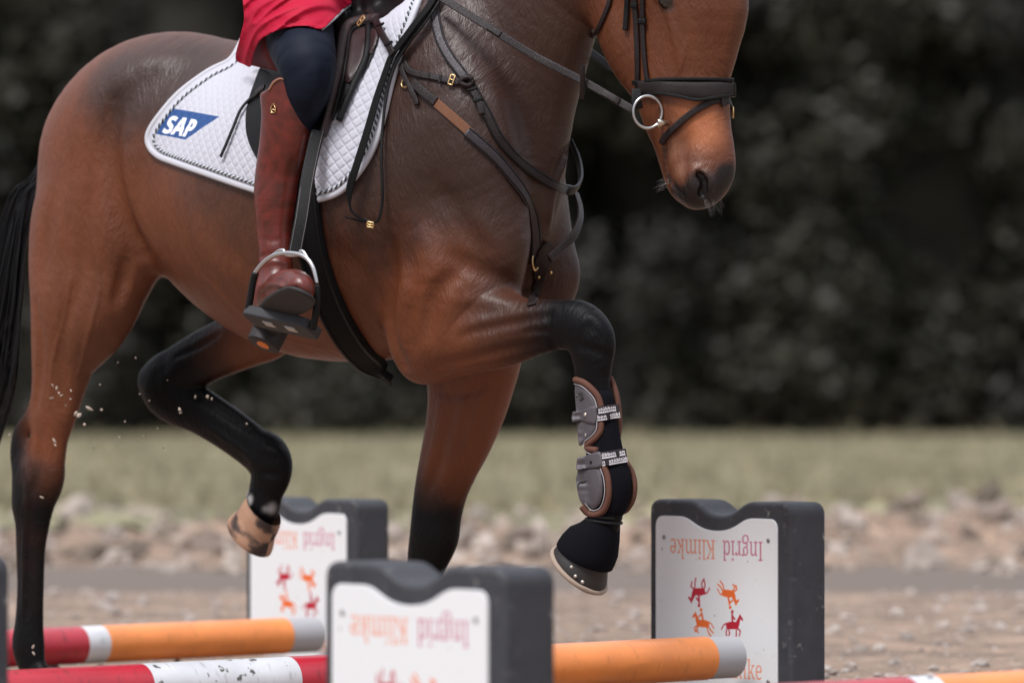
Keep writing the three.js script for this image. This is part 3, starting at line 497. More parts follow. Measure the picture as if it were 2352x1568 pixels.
{
  const sp = (x, y, r, c, s = 0.5, w) => { const h = w === undefined ? horseF.hit(x, y) : { p: hp(x, y, w).p, t: 13 }; if (h) spots.push([h.p, r * h.t / F, c, s]); };
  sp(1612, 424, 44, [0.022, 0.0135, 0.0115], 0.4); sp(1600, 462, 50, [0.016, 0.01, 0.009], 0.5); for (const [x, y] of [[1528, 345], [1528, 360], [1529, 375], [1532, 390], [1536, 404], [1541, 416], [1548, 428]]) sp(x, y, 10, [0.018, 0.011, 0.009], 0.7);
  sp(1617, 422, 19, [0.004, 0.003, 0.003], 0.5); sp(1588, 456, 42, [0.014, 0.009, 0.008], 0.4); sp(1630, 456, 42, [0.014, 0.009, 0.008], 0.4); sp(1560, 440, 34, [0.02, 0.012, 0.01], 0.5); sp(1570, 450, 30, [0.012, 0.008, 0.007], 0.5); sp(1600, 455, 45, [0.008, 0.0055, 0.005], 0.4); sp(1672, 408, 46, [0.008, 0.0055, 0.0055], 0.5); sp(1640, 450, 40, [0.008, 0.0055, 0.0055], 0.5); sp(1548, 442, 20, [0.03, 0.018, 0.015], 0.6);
  for (const [x, y, r] of [[280, 190, 130], [340, 160, 190], [430, 160, 210], [520, 260, 240], [640, 330, 270], [800, 360, 270], [960, 330, 270], [1080, 380, 210], [1150, 720, 110]]) sp(x, y, r * 1.25, [0.038, 0.0165, 0.011], 1.001);  // darker brown over croup, back, shoulder and upper forearm
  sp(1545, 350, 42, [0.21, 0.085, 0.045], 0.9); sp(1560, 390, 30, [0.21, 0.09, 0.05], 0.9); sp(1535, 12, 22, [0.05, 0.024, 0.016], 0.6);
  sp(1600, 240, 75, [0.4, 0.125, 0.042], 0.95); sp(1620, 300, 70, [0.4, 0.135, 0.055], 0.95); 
  sp(560, 1128, 20, [0.42, 0.41, 0.4], 0.6, -0.13); sp(572, 1148, 16, [0.42, 0.41, 0.4], 0.6, -0.12); sp(626, 1170, 22, [0.3, 0.29, 0.28], 0.9, -0.13); sp(604, 1172, 18, [0.4, 0.39, 0.38], 0.6, -0.11);
}
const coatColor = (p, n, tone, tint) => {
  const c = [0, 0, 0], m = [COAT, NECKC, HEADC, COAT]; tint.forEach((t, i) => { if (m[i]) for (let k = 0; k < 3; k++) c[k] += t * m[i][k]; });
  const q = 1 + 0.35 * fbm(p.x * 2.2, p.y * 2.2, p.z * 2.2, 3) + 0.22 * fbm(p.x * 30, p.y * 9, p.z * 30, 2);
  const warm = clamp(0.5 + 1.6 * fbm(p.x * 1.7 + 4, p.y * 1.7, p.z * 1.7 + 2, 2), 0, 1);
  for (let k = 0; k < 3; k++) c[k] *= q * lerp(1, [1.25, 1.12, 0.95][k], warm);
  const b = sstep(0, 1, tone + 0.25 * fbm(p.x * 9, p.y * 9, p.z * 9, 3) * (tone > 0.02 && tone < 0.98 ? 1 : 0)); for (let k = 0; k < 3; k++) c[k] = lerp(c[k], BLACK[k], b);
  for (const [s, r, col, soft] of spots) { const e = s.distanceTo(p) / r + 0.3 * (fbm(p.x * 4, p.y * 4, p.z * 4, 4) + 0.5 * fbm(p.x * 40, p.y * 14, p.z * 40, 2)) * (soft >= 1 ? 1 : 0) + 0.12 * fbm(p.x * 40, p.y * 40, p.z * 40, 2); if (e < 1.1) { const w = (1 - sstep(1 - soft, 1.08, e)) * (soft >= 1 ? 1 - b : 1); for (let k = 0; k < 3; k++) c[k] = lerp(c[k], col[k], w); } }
  return c;
};
const hairTex = dataTex(256, (u, v) => { const a = 6.2832, n = fbm(Math.cos(a * u) * 14, Math.sin(a * u) * 14 + Math.cos(a * v) * 3.2, Math.sin(a * v) * 3.2, 3) * 0.28 + 0.5 * fbm(Math.cos(a * u) * 2.6 + 5, Math.sin(a * u) * 2.6 + Math.cos(a * v) * 1.2, Math.sin(a * v) * 1.2, 3) + 0.5; return [n, n, n]; }); hairTex.repeat.set(6, 6);
const toneTex = new THREE.DataTexture(new Uint8Array([...Array(32)].flatMap((_, i) => [255, 255, 255, 235 - 165 * i / 31])), 32, 1); toneTex.channel = 1; toneTex.magFilter = THREE.LinearFilter; toneTex.needsUpdate = true;
const hide = phys([1, 1, 1], 0.45, { specularIntensityMap: toneTex, vertexColors: true, bumpMap: hairTex, bumpScale: 0.003, specularIntensity: 1, sheen: 0.05, sheenRoughness: 0.4, sheenColor: new THREE.Color(0.55, 0.5, 0.55) });
const horse = thing('horse', 'bay horse with black legs trotting over the painted poles', 'horse');
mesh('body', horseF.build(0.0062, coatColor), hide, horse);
const hornDark = std([0.022, 0.018, 0.017], 0.5), hornPale = (() => { const t = dataTex(128, (u, v) => { const n = fbm(u * 6, v * 24, 3, 4), d = sstep(-0.12, 0.22, fbm(u * 4 + 3, v * 3, 1, 4)); return [lerp(0.7, 0.24, d) + 0.1 * n, lerp(0.54, 0.19, d) + 0.1 * n, lerp(0.44, 0.17, d) + 0.08 * n]; }, true); return std([1, 1, 1], 0.6, { map: t }); })();
// a hoof between its coronet and its sole: places, radii, side offset and the way the toe points in the picture
function hoof(c, rc, s, rs, w, toe, mat, name = 'hoof') {
  const a = hp(c[0], c[1], w), b = hp(s[0], s[1], w), ax = b.p.clone().sub(a.p).normalize(), T = hp(s[0] + toe[0], s[1] + toe[1], w + (toe[2] ?? 0)).p.sub(b.p); T.addScaledVector(ax, -T.dot(ax)).normalize(); const S = ax.clone().cross(T).normalize();
  const rings = []; for (let i = 0; i <= 8; i++) { const t = i / 8, r = lerp(rc, rs, t) * lerp(a.pix, b.pix, t) * (1 + 0.03 * Math.sin(t * 9)); rings.push({ c: a.p.clone().lerp(b.p, t).addScaledVector(T, 0.012 * t), a: T.clone().multiplyScalar(r * 1.05), b: S.clone().multiplyScalar(r * 0.92) }); }
  const q = rs * b.pix, e = b.p.clone().addScaledVector(T, 0.012);
  for (const [k, up] of [[0.97, 0.003], [0.86, 0.004], [0.8, -0.006], [0.3, -0.012], [0.02, -0.012]]) rings.push({ c: e.clone().addScaledVector(ax, up), a: T.clone().multiplyScalar(q * 1.05 * k), b: S.clone().multiplyScalar(q * 0.92 * k) });
  const g = new THREE.Group(); g.name = name; horse.add(g); mesh('hoof_wall', loft(rings), mat, g); return { g, a, b, ax, T, S, q, e };
}
{
  const h = hoof([1366, 1242], 50, [1324, 1300], 72, 0.15, [60, 46], hornDark);
  const ring = []; for (let k = 0; k <= 40; k++) { const t = k / 40 * 6.2832, q = h.e.clone().addScaledVector(h.ax, 0.002).addScaledVector(h.T, Math.cos(t) * h.q * 1.06).addScaledVector(h.S, Math.sin(t) * h.q * 0.93); ring.push({ p: q, n: h.ax, f: 1 + 0.25 * fbm(k * 0.7, 3, 1, 2), g: 1 + 0.9 * Math.abs(fbm(k * 0.6, 1, 5, 2)) }); }
  mesh('sole_rim', sweep(ring, 0.006, 0.006, { e: 1, seg: 8 }), std([0.36, 0.28, 0.22], 0.9), h.g);
  for (const [x, y] of [[1313, 1302], [1322, 1323], [1338, 1336]]) { const m = horseF.hit(x, y), p = hp(x, y, 0.21).p; const n = mesh('nail', new THREE.SphereGeometry(0.0045, 10, 8).translate(p.x, p.y, p.z), std([0.6, 0.55, 0.5], 0.4, { metalness: 0.6 }), h.g); }
}
hoof([606, 1172], 47, [566, 1226], 61, -0.15, [28, 54], hornPale);
hoof([84, 1545], 38, [96, 1592], 52, 0.15, [60, 0], hornDark);
hoof([980, 1605], 42, [992, 1655], 54, -0.13, [60, 0], hornDark);
{ // tail
  const st = []; for (let i = 0; i < 650; i++) {
    const a = rr(-1, 1), b = rr(-1, 1), k = rr(0.82, 1.05), pts = spline([[150 + 14 * a, 300, 0.03 * b], [92 + 16 * a, 400, 0.04 * b], [44 + 22 * a, 540 * k, 0.05 * b], [14 + 34 * a, 700 * k, 0.07 * b], [-8 + 46 * a, 850 * k, 0.08 * b], [-38 + 40 * a, 980 * k, 0.08 * b], [-80 + 40 * a, 1080 * k, 0.07 * b]], 4).map(r => hp(r[0], r[1], r[2] - 0.02).p);
    st.push(tube(pts, rr(0.0018, 0.006), { seg: 4, taper: t => 1.1 - t * 0.85 }));
  }
  mesh('tail', st, phys([0.007, 0.0065, 0.0075], 0.42, { specularIntensity: 0.4 }), horse);
  const wh = []; for (let i = 0; i < 30; i++) { const chin = i < 15, x = chin ? rr(1522, 1540) : rr(1612, 1662), y = chin ? rr(408, 436) : rr(456, 468), h = horseF.hit(x, y) ?? { p: hp(x, y, 0.03).p }; const l = rr(14, 34), dx = chin ? -rr(0.5, 1) : rr(0.05, 0.8), dy = chin ? rr(-0.1, 0.35) : rr(0.5, 1), e = []; for (let k = 0; k <= 4; k++) { const t = k / 4; const z = toLocal(at(x, y, 12)); e.push(h.p.clone().addScaledVector(RIGHT, dx * l * t * 0.00105).add(V(0, -dy * l * t * 0.00105 - 0.006 * t * t, 0))); } wh.push(tube(e, 0.00032, { seg: 4, taper: t => 1 - 0.7 * t })); }
  tag(mesh('whiskers', wh, std([0.3, 0.28, 0.27], 0.5), horse), null, null, null, 'stuff');
  // eye
  const eh = horseF.hit(1528, -4), e = eh.p.clone().addScaledVector(eh.n, -0.014), ball = new THREE.SphereGeometry(0.027, 24, 16).translate(e.x, e.y, e.z);
  mesh('eye', ball, phys([0.006, 0.004, 0.004], 0.06, { clearcoat: 1 }), horse);
}
settle(horse);

// ------------------------------------------------------------------ tack
const grain = dataTex(256, (u, v) => { const a = 6.2832, n = fbm(Math.cos(a * u) * 9, Math.sin(a * u) * 9 + Math.cos(a * v) * 9, Math.sin(a * v) * 9, 4) * 0.6 + 0.5; return [n, n, n]; }); grain.repeat.set(14, 14);
const leather = phys([0.016, 0.0095, 0.0098], 0.33, { specularIntensity: 0.65, bumpMap: grain, bumpScale: 0.0006 }), leatherBlack = phys([0.006, 0.0055, 0.006], 0.4, { specularIntensity: 0.5, bumpMap: grain, bumpScale: 0.0006 }), leatherSoft = phys([0.035, 0.016, 0.0165], 0.42, { bumpMap: grain, bumpScale: 0.0008 });
const webbing = phys([0.006, 0.006, 0.0065], 0.8, { specularIntensity: 0.35 }), brass = std([0.72, 0.5, 0.24], 0.3, { metalness: 1 }), steel = std([0.6, 0.6, 0.6], 0.28, { metalness: 1 }), leatherSheen = phys([0.032, 0.024, 0.03], 0.3, { bumpMap: grain, bumpScale: 0.0005 }), stitch = std([0.2, 0.18, 0.18], 0.8);
// a path of picture places on the skin; a third number stands the strap off the skin by that many metres, a fourth fixes its side offset instead
function lay(rows, o = {}) {
  const f = o.field ?? horseF, off = o.off ?? 0.004, S = spline(rows.map(r => [r[0], r[1], r[2] ?? 0]), o.per ?? 6);
  const H = S.map(r => f.hit(r[0], r[1]));
  let out = S.map((r, i) => H[i] ? { t: H[i].t - off - r[2], n: H[i].n.clone(), x: r[0], y: r[1] } : { x: r[0], y: r[1], add: r[2] });
  for (let i = 0; i < out.length; i++) if (out[i].t === undefined) { let a = i, b = i; while (a >= 0 && !H[a]) a--; while (b < out.length && !H[b]) b++; const A = H[a], B = H[b]; const k = A && B ? (i - a) / (b - a) : A ? 0 : 1; out[i].t = ((A ? A.t : B.t) * (1 - k) + (B ? B.t : A.t) * k) - off - out[i].add; out[i].n = (A ?? B).n.clone(); }
  for (let q = 0; q < (o.smooth ?? 4); q++) out = out.map((r, i) => { const a = out[Math.max(0, i - 1)], b = out[Math.min(out.length - 1, i + 1)]; const t = (a.t + r.t * 2 + b.t) / 4; return { ...r, t: i && i < out.length - 1 ? Math.min(t, r.t + 0.004) : r.t, n: a.n.clone().add(r.n).add(b.n).normalize() }; });
  const res = out.map(r => ({ p: along(r.x, r.y, r.t), n: r.n })); return res;
}
const strap = (rows, w, b, o = {}) => sweep(lay(rows, { off: b, ...o }), w / 2, b, o);
const free = (rows, per = 6) => spline(rows, per).map(r => hp(r[0], r[1], r[2]).p); // rows [x, y, w] away from the skin
const ringGeo = (c, R, r, n, sq = 1) => { const g = new THREE.TorusGeometry(R, r, 10, 28); g.scale(1, sq, 1); g.applyQuaternion(new THREE.Quaternion().setFromUnitVectors(V(0, 0, 1), n)); g.translate(c.x, c.y, c.z); return g; };
const NEAR = RIGHT.clone().cross(UPV).normalize();                  // towards the camera, in the horse's axes
function buckle(rows, w, h, lift = 0.006, field = horseF) { // a rectangular frame with a tongue on a strap between two places
  const a = field.hit(rows[0][0], rows[0][1]), b = field.hit(rows[1][0], rows[1][1]); if (!a || !b) return new THREE.SphereGeometry(0.001);
  const T = b.p.clone().sub(a.p).normalize(), n = a.n, S = T.clone().cross(n).normalize(), c = a.p.clone().add(b.p).multiplyScalar(0.5).addScaledVector(n, lift), q = (x, y) => c.clone().addScaledVector(T, x).addScaledVector(S, y);
  const loop = [q(-h, -w), q(h, -w), q(h, w), q(-h, w), q(-h, -w)], list = []; for (let i = 0; i < 4; i++) list.push(tube([loop[i], loop[i].clone().lerp(loop[i + 1], 0.5), loop[i + 1]], 0.0022)); list.push(tube([q(-h, 0), q(0, 0).addScaledVector(n, 0.002), q(h * 1.1, 0)], 0.0016)); return join(list);
}

// saddle pad
const padLine = spline([[556, 92], [530, 136], [478, 164], [412, 213], [364, 268], [341, 306], [342, 334], [362, 357], [400, 373], [478, 400], [560, 428], [640, 452], [700, 458], [738, 456], [782, 438], [826, 392], [858, 336], [880, 268], [899, 190], [922, 110], [948, 40], [966, -10], [980, -50]], 5);
const padPoly = [...padLine, [900, -60], [800, -40], [700, 20], [600, 60]];
const padA = hp(372, 320, 0.28).p;
const padW = 0.9, padH = 0.75, padO = hp(330, 470, 0.26).p;
const padTex = (() => {
  const W = 1536, H = 1280, P = (x, y) => { const h = horseF.hit(x, y).p; return [(h.x - padO.x) / padW * W, H - (h.y - padO.y) / padH * H]; };
  return textCanvas(W, H, g => {
    g.fillStyle = '#c2c2cc'; g.fillRect(0, 0, W, H);
    const q = [[400, 249], [509, 268], [430, 321], [364, 308]].map(p => P(...p)); g.fillStyle = '#2a4f88'; g.beginPath(); q.forEach((p, i) => i ? g.lineTo(...p) : g.moveTo(...p)); g.fill();
    const a = P(377, 304), b = P(470, 320), c = P(396, 265); g.save(); g.setTransform((b[0] - a[0]) / 100, (b[1] - a[1]) / 100, -(c[0] - a[0]) / 52, -(c[1] - a[1]) / 52, a[0], a[1]);
    g.font = 'bold 70px sans-serif'; g.fillStyle = g.strokeStyle = '#f2f2f6'; g.lineWidth = 3; const s = 70 / g.measureText('SAP').width; g.scale(s, 1); g.fillText('SAP', 0, 0); g.strokeText('SAP', 0, 0); g.restore();
  });
})();
padTex.wrapS = padTex.wrapT = THREE.ClampToEdgeWrapping;
const pad = thing('saddle_pad', 'white quilted saddle pad with rope trim and blue logo under the saddle', 'saddle pad');
{
  const quilt = (s, p) => { const a = (p.x * 0.8 + p.y * 0.62) / 0.021, b = (-p.x * 0.62 + p.y * 0.8) / 0.021; const f = t => 1 - Math.abs(2 * (t - Math.floor(t)) - 1); const e = x => 1 - (1 - Math.min(1, x * 1.9)) ** 3; return s.e < 17 ? 0.003 : 0.001 + 0.0042 * Math.min(e(f(a)), e(f(b))); };
  const g = drape(padPoly, horseF, { step: 2.1, off: 0.004, thick: 0.008, smooth: 3, relief: quilt }); const u = g.attributes.uv; for (let i = 0; i < u.count; i++) u.setXY(i, (u.getX(i) - padO.x) / padW, (u.getY(i) - padO.y) / padH);
  mesh('quilted_cloth', g, std([1, 1, 1], 0.85, { map: padTex, bumpMap: grain, bumpScale: 0.0004 }), pad);
  const edge = lay(padLine.map(r => [r[0], r[1]]), { per: 2, off: 0.009, smooth: 8 });
  mesh('binding', sweep(edge, 0.008, 0.0075, { e: 0.8 }), std([0.55, 0.55, 0.6], 0.75), pad);
  const inn = padLine.map((r, i) => { const a = padLine[Math.max(0, i - 1)], b = padLine[Math.min(padLine.length - 1, i + 1)], dx = b[0] - a[0], dy = b[1] - a[1], l = Math.hypot(dx, dy); return [r[0] + dy / l * 13, r[1] - dx / l * 13]; });
  const rope = lay(inn, { per: 8, off: 0.0165, smooth: 8 }), two = [];
  // two strands twisted round one another
  for (const s of [0, 1]) { let len = 0; const pts = []; const fine = []; for (let i = 0; i < rope.length - 1; i++) for (let k = 0; k < 2; k++) fine.push({ p: rope[i].p.clone().lerp(rope[i + 1].p, k / 2), n: rope[i].n }); fine.forEach((r, i) => { if (i) len += r.p.distanceTo(fine[i - 1].p); const T = fine[Math.min(fine.length - 1, i + 1)].p.clone().sub(fine[Math.max(0, i - 1)].p).normalize(), S = T.clone().cross(r.n).normalize(), a = len / 0.0155 * Math.PI * 2 + s * Math.PI; pts.push(r.p.clone().addScaledVector(S, Math.cos(a) * 0.0022).addScaledVector(r.n, Math.sin(a) * 0.0018)); }); two.push(tube(pts, 0.0024, { seg: 6 })); }
  mesh('rope_trim', two[0], std([0.05, 0.06, 0.068], 0.7), pad); mesh('rope_trim', two[1], std([0.62, 0.64, 0.68], 0.7), pad);
}
settle(pad);

// saddle
const saddle = thing('saddle', 'brown leather jumping saddle with padded knee rolls under the rider', 'saddle');
{
  const flap = spline([[590, 170], [568, 235], [563, 285], [570, 325], [590, 365], [622, 410], [660, 440], [688, 448], [706, 415], [728, 350], [752, 295], [790, 232], [830, 178], [858, 122], [870, 84], [864, 58], [845, 45]], 4);
  mesh('flap', drape([...flap, [780, 10], [650, 20]], horseF, { step: 4, off: 0.02, thick: 0.006, smooth: 4 }), leatherBlack, saddle);
  mesh('front_panel', drape(spline([[800, 74], [838, 62], [850, 80], [846, 110], [836, 150], [818, 176], [800, 190], [786, 170], [790, 120], [800, 74]], 4), horseF, { step: 3, off: 0.026, thick: 0.006, smooth: 4, relief: s => 0.008 * sstep(0, 14, s.e) }), leatherSoft, saddle);
  mesh('front_panel', drape(spline([[852, 66], [866, 68], [868, 84], [862, 106], [850, 126], [848, 110], [852, 66]], 4), horseF, { step: 3, off: 0.022, thick: 0.006, smooth: 4, relief: s => 0.006 * sstep(0, 8, s.e) }), leatherSoft, saddle);
  const rl = { off: 0.036, smooth: 8 };
  mesh('knee_roll', sweep(lay([[866, 44], [830, 48], [802, 58], [790, 78], [783, 120], [776, 165], [766, 215], [752, 275], [742, 310]], rl).map((r, i, a) => ({ ...r, f: 1.1 - 0.7 * (i / a.length) ** 2 })), 0.015, 0.014, { e: 0.9 }), leatherSoft, saddle);
  mesh('knee_roll', sweep(lay([[846, 60], [845, 100], [838, 138], [818, 182], [796, 232], [778, 276]], { off: 0.03, smooth: 8 }), 0.0085, 0.009, { e: 0.9 }), leatherBlack, saddle);
  mesh('piping', [strap([[870, 50], [836, 56], [812, 66], [803, 82], [797, 122], [790, 168], [778, 218], [764, 276]], 0.005, 0.003, { off: 0.046, smooth: 8 })], leatherBlack, saddle);
  mesh('pommel', drape(spline([[792, 72], [830, 56], [862, 44], [886, 36], [912, 16], [938, -6], [950, -50], [900, -70], [780, -70], [760, 0], [770, 60], [792, 72]], 4), horseF, { step: 5, off: 0.03, thick: 0.008, smooth: 4 }), leatherBlack, saddle);
  // seat, mostly under the jacket
  const sf = new Field(); sf.chain({ q: 0.5, k: 0.05 }, [[615, 40, 45, 0], [640, 20, 55, 0], [700, 10, 62, 0], [800, 0, 62, 0], [860, -20, 55, 0]]); mesh('seat', sf.build(0.012), leather, saddle);
  mesh('leather_keeper', strap([[606, 200, 0.05], [596, 206, 0.045], [588, 214, 0.04]], 0.016, 0.003, { off: 0.04 }), leather, saddle);
  mesh('strap_end', sweep(lay([[622, 206], [600, 212], [575, 226], [552, 252], [536, 290], [520, 328], [506, 360]], { off: 0.034, smooth: 6 }), 0.0045, 0.0022), leatherBlack, saddle);
  // stirrup leather
  const sl = free([[730, 300, 0.37], [718, 350, 0.39], [704, 420, 0.425], [692, 500, 0.455], [677, 580, 0.475]], 8).map(p => ({ p, n: NEAR }));
  mesh('stirrup_leather', sweep(sl, 0.0165, 0.003), leatherBlack, saddle); mesh('stitching', [-1, 1].map(s => sweep(sl.map(r => ({ p: r.p.clone().addScaledVector(RIGHT, s * 0.0125).addScaledVector(NEAR, 0.003), n: NEAR })), 0.0006, 0.0006, { seg: 4 })), stitch, saddle);
}
// girth
{
  const gl = lay([[690, 380, 0], [700, 440, 0], [706, 500, 0], [716, 570, 0], [738, 650, 0], [772, 730, 0], [812, 795, 0], [862, 845, 0], [900, 872, 0]], { off: 0.01, smooth: 6 }), g = mesh('girth', sweep(gl.map((r, i) => ({ ...r, f: 0.85 + 0.25 * i / gl.length })), 0.041, 0.01, { seg: 20, e: 0.4 }), webbing, saddle);
  mesh('girth_edge', [-1, 1].map(s => sweep(gl.map((r, i) => { const T = gl[Math.min(gl.length - 1, i + 1)].p.clone().sub(gl[Math.max(0, i - 1)].p).normalize(), S = T.cross(r.n).normalize(); return { p: r.p.clone().addScaledVector(S, s * 0.033 * (0.85 + 0.25 * i / gl.length)).addScaledVector(r.n, 0.0105), n: r.n }; }), 0.0045, 0.003, { e: 0.9 })), leatherBlack, g);
}
// stirrup
{
  const D = toLocal(at(640, 660, 1)), w0 = 0.525, Q = (x, y, dw = 0) => hp(x, y, w0 + dw).p, st = new THREE.Group(); st.name = 'stirrup'; saddle.add(st);
  const arch = (rows, r, m, n = 'arch') => mesh(n, sweep(spline(rows, 6).map(q => ({ p: Q(q[0], q[1], q[2] ?? 0), n: NEAR })), r, r * 1.1, { e: 0.8 }), m, st);
  arch([[584, 630], [594, 615], [612, 597], [634, 585], [660, 581], [690, 585], [708, 597], [720, 618], [727, 652]], 0.0058, steel);
  arch([[612, 597], [632, 582], [644, 575], [652, 576], [654, 583], [670, 587], [688, 584], [690, 577], [698, 580], [710, 600]], 0.0045, steel);
  arch([[586, 626], [580, 650], [575, 680], [570, 708]], 0.0085, leatherBlack, 'side_bar'); arch([[727, 654], [728, 690], [724, 725], [718, 756]], 0.0085, leatherBlack, 'side_bar');
  // tread: a rounded bar tipped up towards the toe
  const A = Q(566, 714, 0), B = Q(706, 745, 0), X = B.clone().sub(A).normalize(), up = V(0, 1, 0), Z = NEAR.clone().addScaledVector(X, -NEAR.dot(X)).normalize(), Zt = Z.clone().multiplyScalar(Math.cos(0.4)).addScaledVector(up, Math.sin(0.4)).normalize(), Y = Zt.clone().cross(X).normalize();
  const L = A.distanceTo(B), s = new THREE.Shape(), hx = L / 2 + 0.004, hz = 0.031; s.moveTo(-hx, -hz + 0.02); s.quadraticCurveTo(-hx, -hz, -hx + 0.02, -hz); s.lineTo(hx - 0.02, -hz); s.quadraticCurveTo(hx, -hz, hx, -hz + 0.02); s.lineTo(hx, hz - 0.02); s.quadraticCurveTo(hx, hz, hx - 0.02, hz); s.lineTo(-hx + 0.02, hz); s.quadraticCurveTo(-hx, hz, -hx, hz - 0.02);
  const tr = new THREE.ExtrudeGeometry(s, { depth: 0.016, bevelEnabled: true, bevelThickness: 0.005, bevelSize: 0.004, bevelSegments: 3 }); tr.translate(0, 0, -0.008);
  const mid = A.clone().add(B).multiplyScalar(0.5).addScaledVector(Zt, -0.022), M = new THREE.Matrix4().makeBasis(X, Zt, X.clone().cross(Zt)).setPosition(mid); tr.applyMatrix4(M); mesh('tread', tr, std([0.028, 0.029, 0.032], 0.6), st);
  for (const x of [-0.028, 0.042]) { const g = new THREE.BoxGeometry(0.03, 0.02, 0.008).translate(x, 0.006, 0.012 * Math.sign(X.clone().cross(Zt).y) * -1).applyMatrix4(M); mesh('metal_plate', g, std([0.5, 0.48, 0.46], 0.5, { metalness: 0.4 }), st); }
}
settle(saddle);

// bridle
const bridle = thing('bridle', 'dark leather bridle with padded noseband, flash strap, ring bit and reins', 'bridle');
{
  const nb = lay([[1470, 202], [1500, 200], [1550, 203], [1610, 207], [1660, 206], [1684, 205]], { off: 0.008, smooth: 6 });
  mesh('noseband', [sweep(nb.map((r, i) => ({ ...r, f: 0.82 + 0.28 * Math.exp(-1 * (((i / nb.length) - 0.62) / 0.22) ** 2) })), 0.021, 0.009, { seg: 20, e: 0.7 })], leather, bridle);
  const offNb = free([[1684, 205, -0.03], [1682, 206, -0.08], [1660, 205, -0.13], [1600, 204, -0.12]]).map(p => ({ p, n: RIGHT })); mesh('noseband', sweep(offNb, 0.018, 0.007), leather, bridle);
  mesh('noseband_edge', [strap([[1484, 186], [1520, 182], [1560, 181], [1620, 181], [1684, 183]], 0.008, 0.005, { off: 0.013 }), strap([[1488, 216], [1520, 214], [1560, 221], [1600, 229], [1640, 224], [1684, 218]], 0.008, 0.005, { off: 0.013 })], leatherBlack, bridle);
  mesh('flash_strap', [strap([[1676, 232], [1660, 228], [1640, 232], [1610, 246], [1580, 266], [1550, 292], [1528, 314], [1520, 330]], 0.016, 0.003, { off: 0.006 })], leather, bridle);
  mesh('flash_loop', [strap([[1660, 216], [1662, 232], [1664, 244]], 0.013, 0.0035, { off: 0.01 })], leather, bridle);
  const fr = hp(1684, 258, -0.01).p; mesh('flash_ring', ringGeo(fr, 0.012, 0.0022, RIGHT), brass, bridle); mesh('flash_buckle_strap', sweep(free([[1676, 232, 0.0], [1682, 250, -0.02], [1684, 272, -0.03]]).map(p => ({ p, n: RIGHT })), 0.007, 0.003), leatherBlack, bridle);
  mesh('cheek_piece', [strap([[1452, -60], [1457, 0], [1462, 80], [1464, 150], [1463, 220], [1462, 240]], 0.015, 0.003, { off: 0.006 })], leather, bridle);
  mesh('cheek_piece', [strap([[1474, -60], [1475, 0], [1476, 60], [1479, 120], [1484, 170], [1490, 205]], 0.014, 0.003, { off: 0.006 })], leather, bridle);
  mesh('cheek_piece', [strap([[1440, -60], [1440, 0], [1438, 40], [1436, 70]], 0.013, 0.003, { off: 0.009 })], leatherBlack, bridle);
  for (const g of [strap([[1467, 48], [1476, 48], [1484, 49]], 0.012, 0.003, { off: 0.012 }), strap([[1454, 190], [1463, 190], [1472, 190]], 0.012, 0.003, { off: 0.012 }), strap([[1450, 12], [1457, 12], [1464, 13]], 0.012, 0.003, { off: 0.012 })]) mesh('keeper', g, leatherBlack, bridle);
  mesh('throat_lash', [strap([[1404, -40], [1400, 0], [1390, 30], [1376, 62], [1366, 84]], 0.013, 0.003, { off: 0.006 })], leather, bridle);
  // bit
  const bc = horseF.hit(1500, 250), c = hp(1488, 257, 0.125).p, bit = new THREE.Group(); bit.name = 'bit'; bridle.add(bit);
  mesh('bit_ring', ringGeo(c, 0.035, 0.0034, NEAR.clone().addScaledVector(RIGHT, 0.25).normalize(), 1.08), steel, bit);
  mesh('mouthpiece', [tube([hp(1512, 283, 0.13).p, hp(1522, 282, 0.122).p, hp(1534, 283, 0.1).p], 0.0085, { taper: t => 1.25 - 0.5 * t })], std([0.62, 0.55, 0.47], 0.3, { metalness: 1 }), bit);
  mesh('cheek_loop', [sweep([hp(1462, 205, 0.135).p, hp(1462, 232, 0.14).p, hp(1466, 250, 0.135).p].map(p => ({ p, n: NEAR })), 0.012, 0.005)], leatherBlack, bridle);
  // reins
  const rein = spline([[1000, -14, 0.235], [1122, 62, 0.23], [1227, 128, 0.205], [1345, 189, 0.17], [1440, 244, 0.14], [1456, 252, 0.135]], 8).map(r => { const q = hp(r[0], r[1], r[2]), h = horseF.hit(r[0], r[1]); return { p: h && h.t - 0.006 < q.t ? along(r[0], r[1], h.t - 0.006) : q.p, n: h ? h.n.clone().lerp(NEAR, 0.5).normalize() : NEAR }; });
  for (let k = 0; k < 3; k++) rein.forEach((r, i) => { if (i && i < rein.length - 1) r.n = rein[i - 1].n.clone().add(r.n).add(rein[i + 1].n).normalize(); });
  mesh('rein', sweep(rein, 0.0095, 0.0024), leather, bridle);
  const rs = (a, b) => rein.slice(a, b).map(r => ({ p: r.p.clone().addScaledVector(r.n, 0.003), n: r.n })); mesh('rein_end', sweep(rs(8, 11), 0.0075, 0.003), leather, bridle); mesh('rein_end', sweep(rs(27, 31), 0.0085, 0.004), leather, bridle);
  const rp = rein[24].p; mesh('rein_stop', sweep([hp(1338, 150, 0.19).p, hp(1338, 188, 0.185).p, hp(1336, 226, 0.17).p].map(p => ({ p, n: NEAR })), 0.006, 0.004, { e: 0.7 }), leather, bridle);
  mesh('rein', sweep(free([[1500, 262, -0.09], [1437, 178, -0.1], [1388, 143, -0.14], [1300, 80, -0.2], [1150, -10, -0.2]]).map(p => ({ p, n: NEAR })), 0.0095, 0.0024), leatherBlack, bridle);
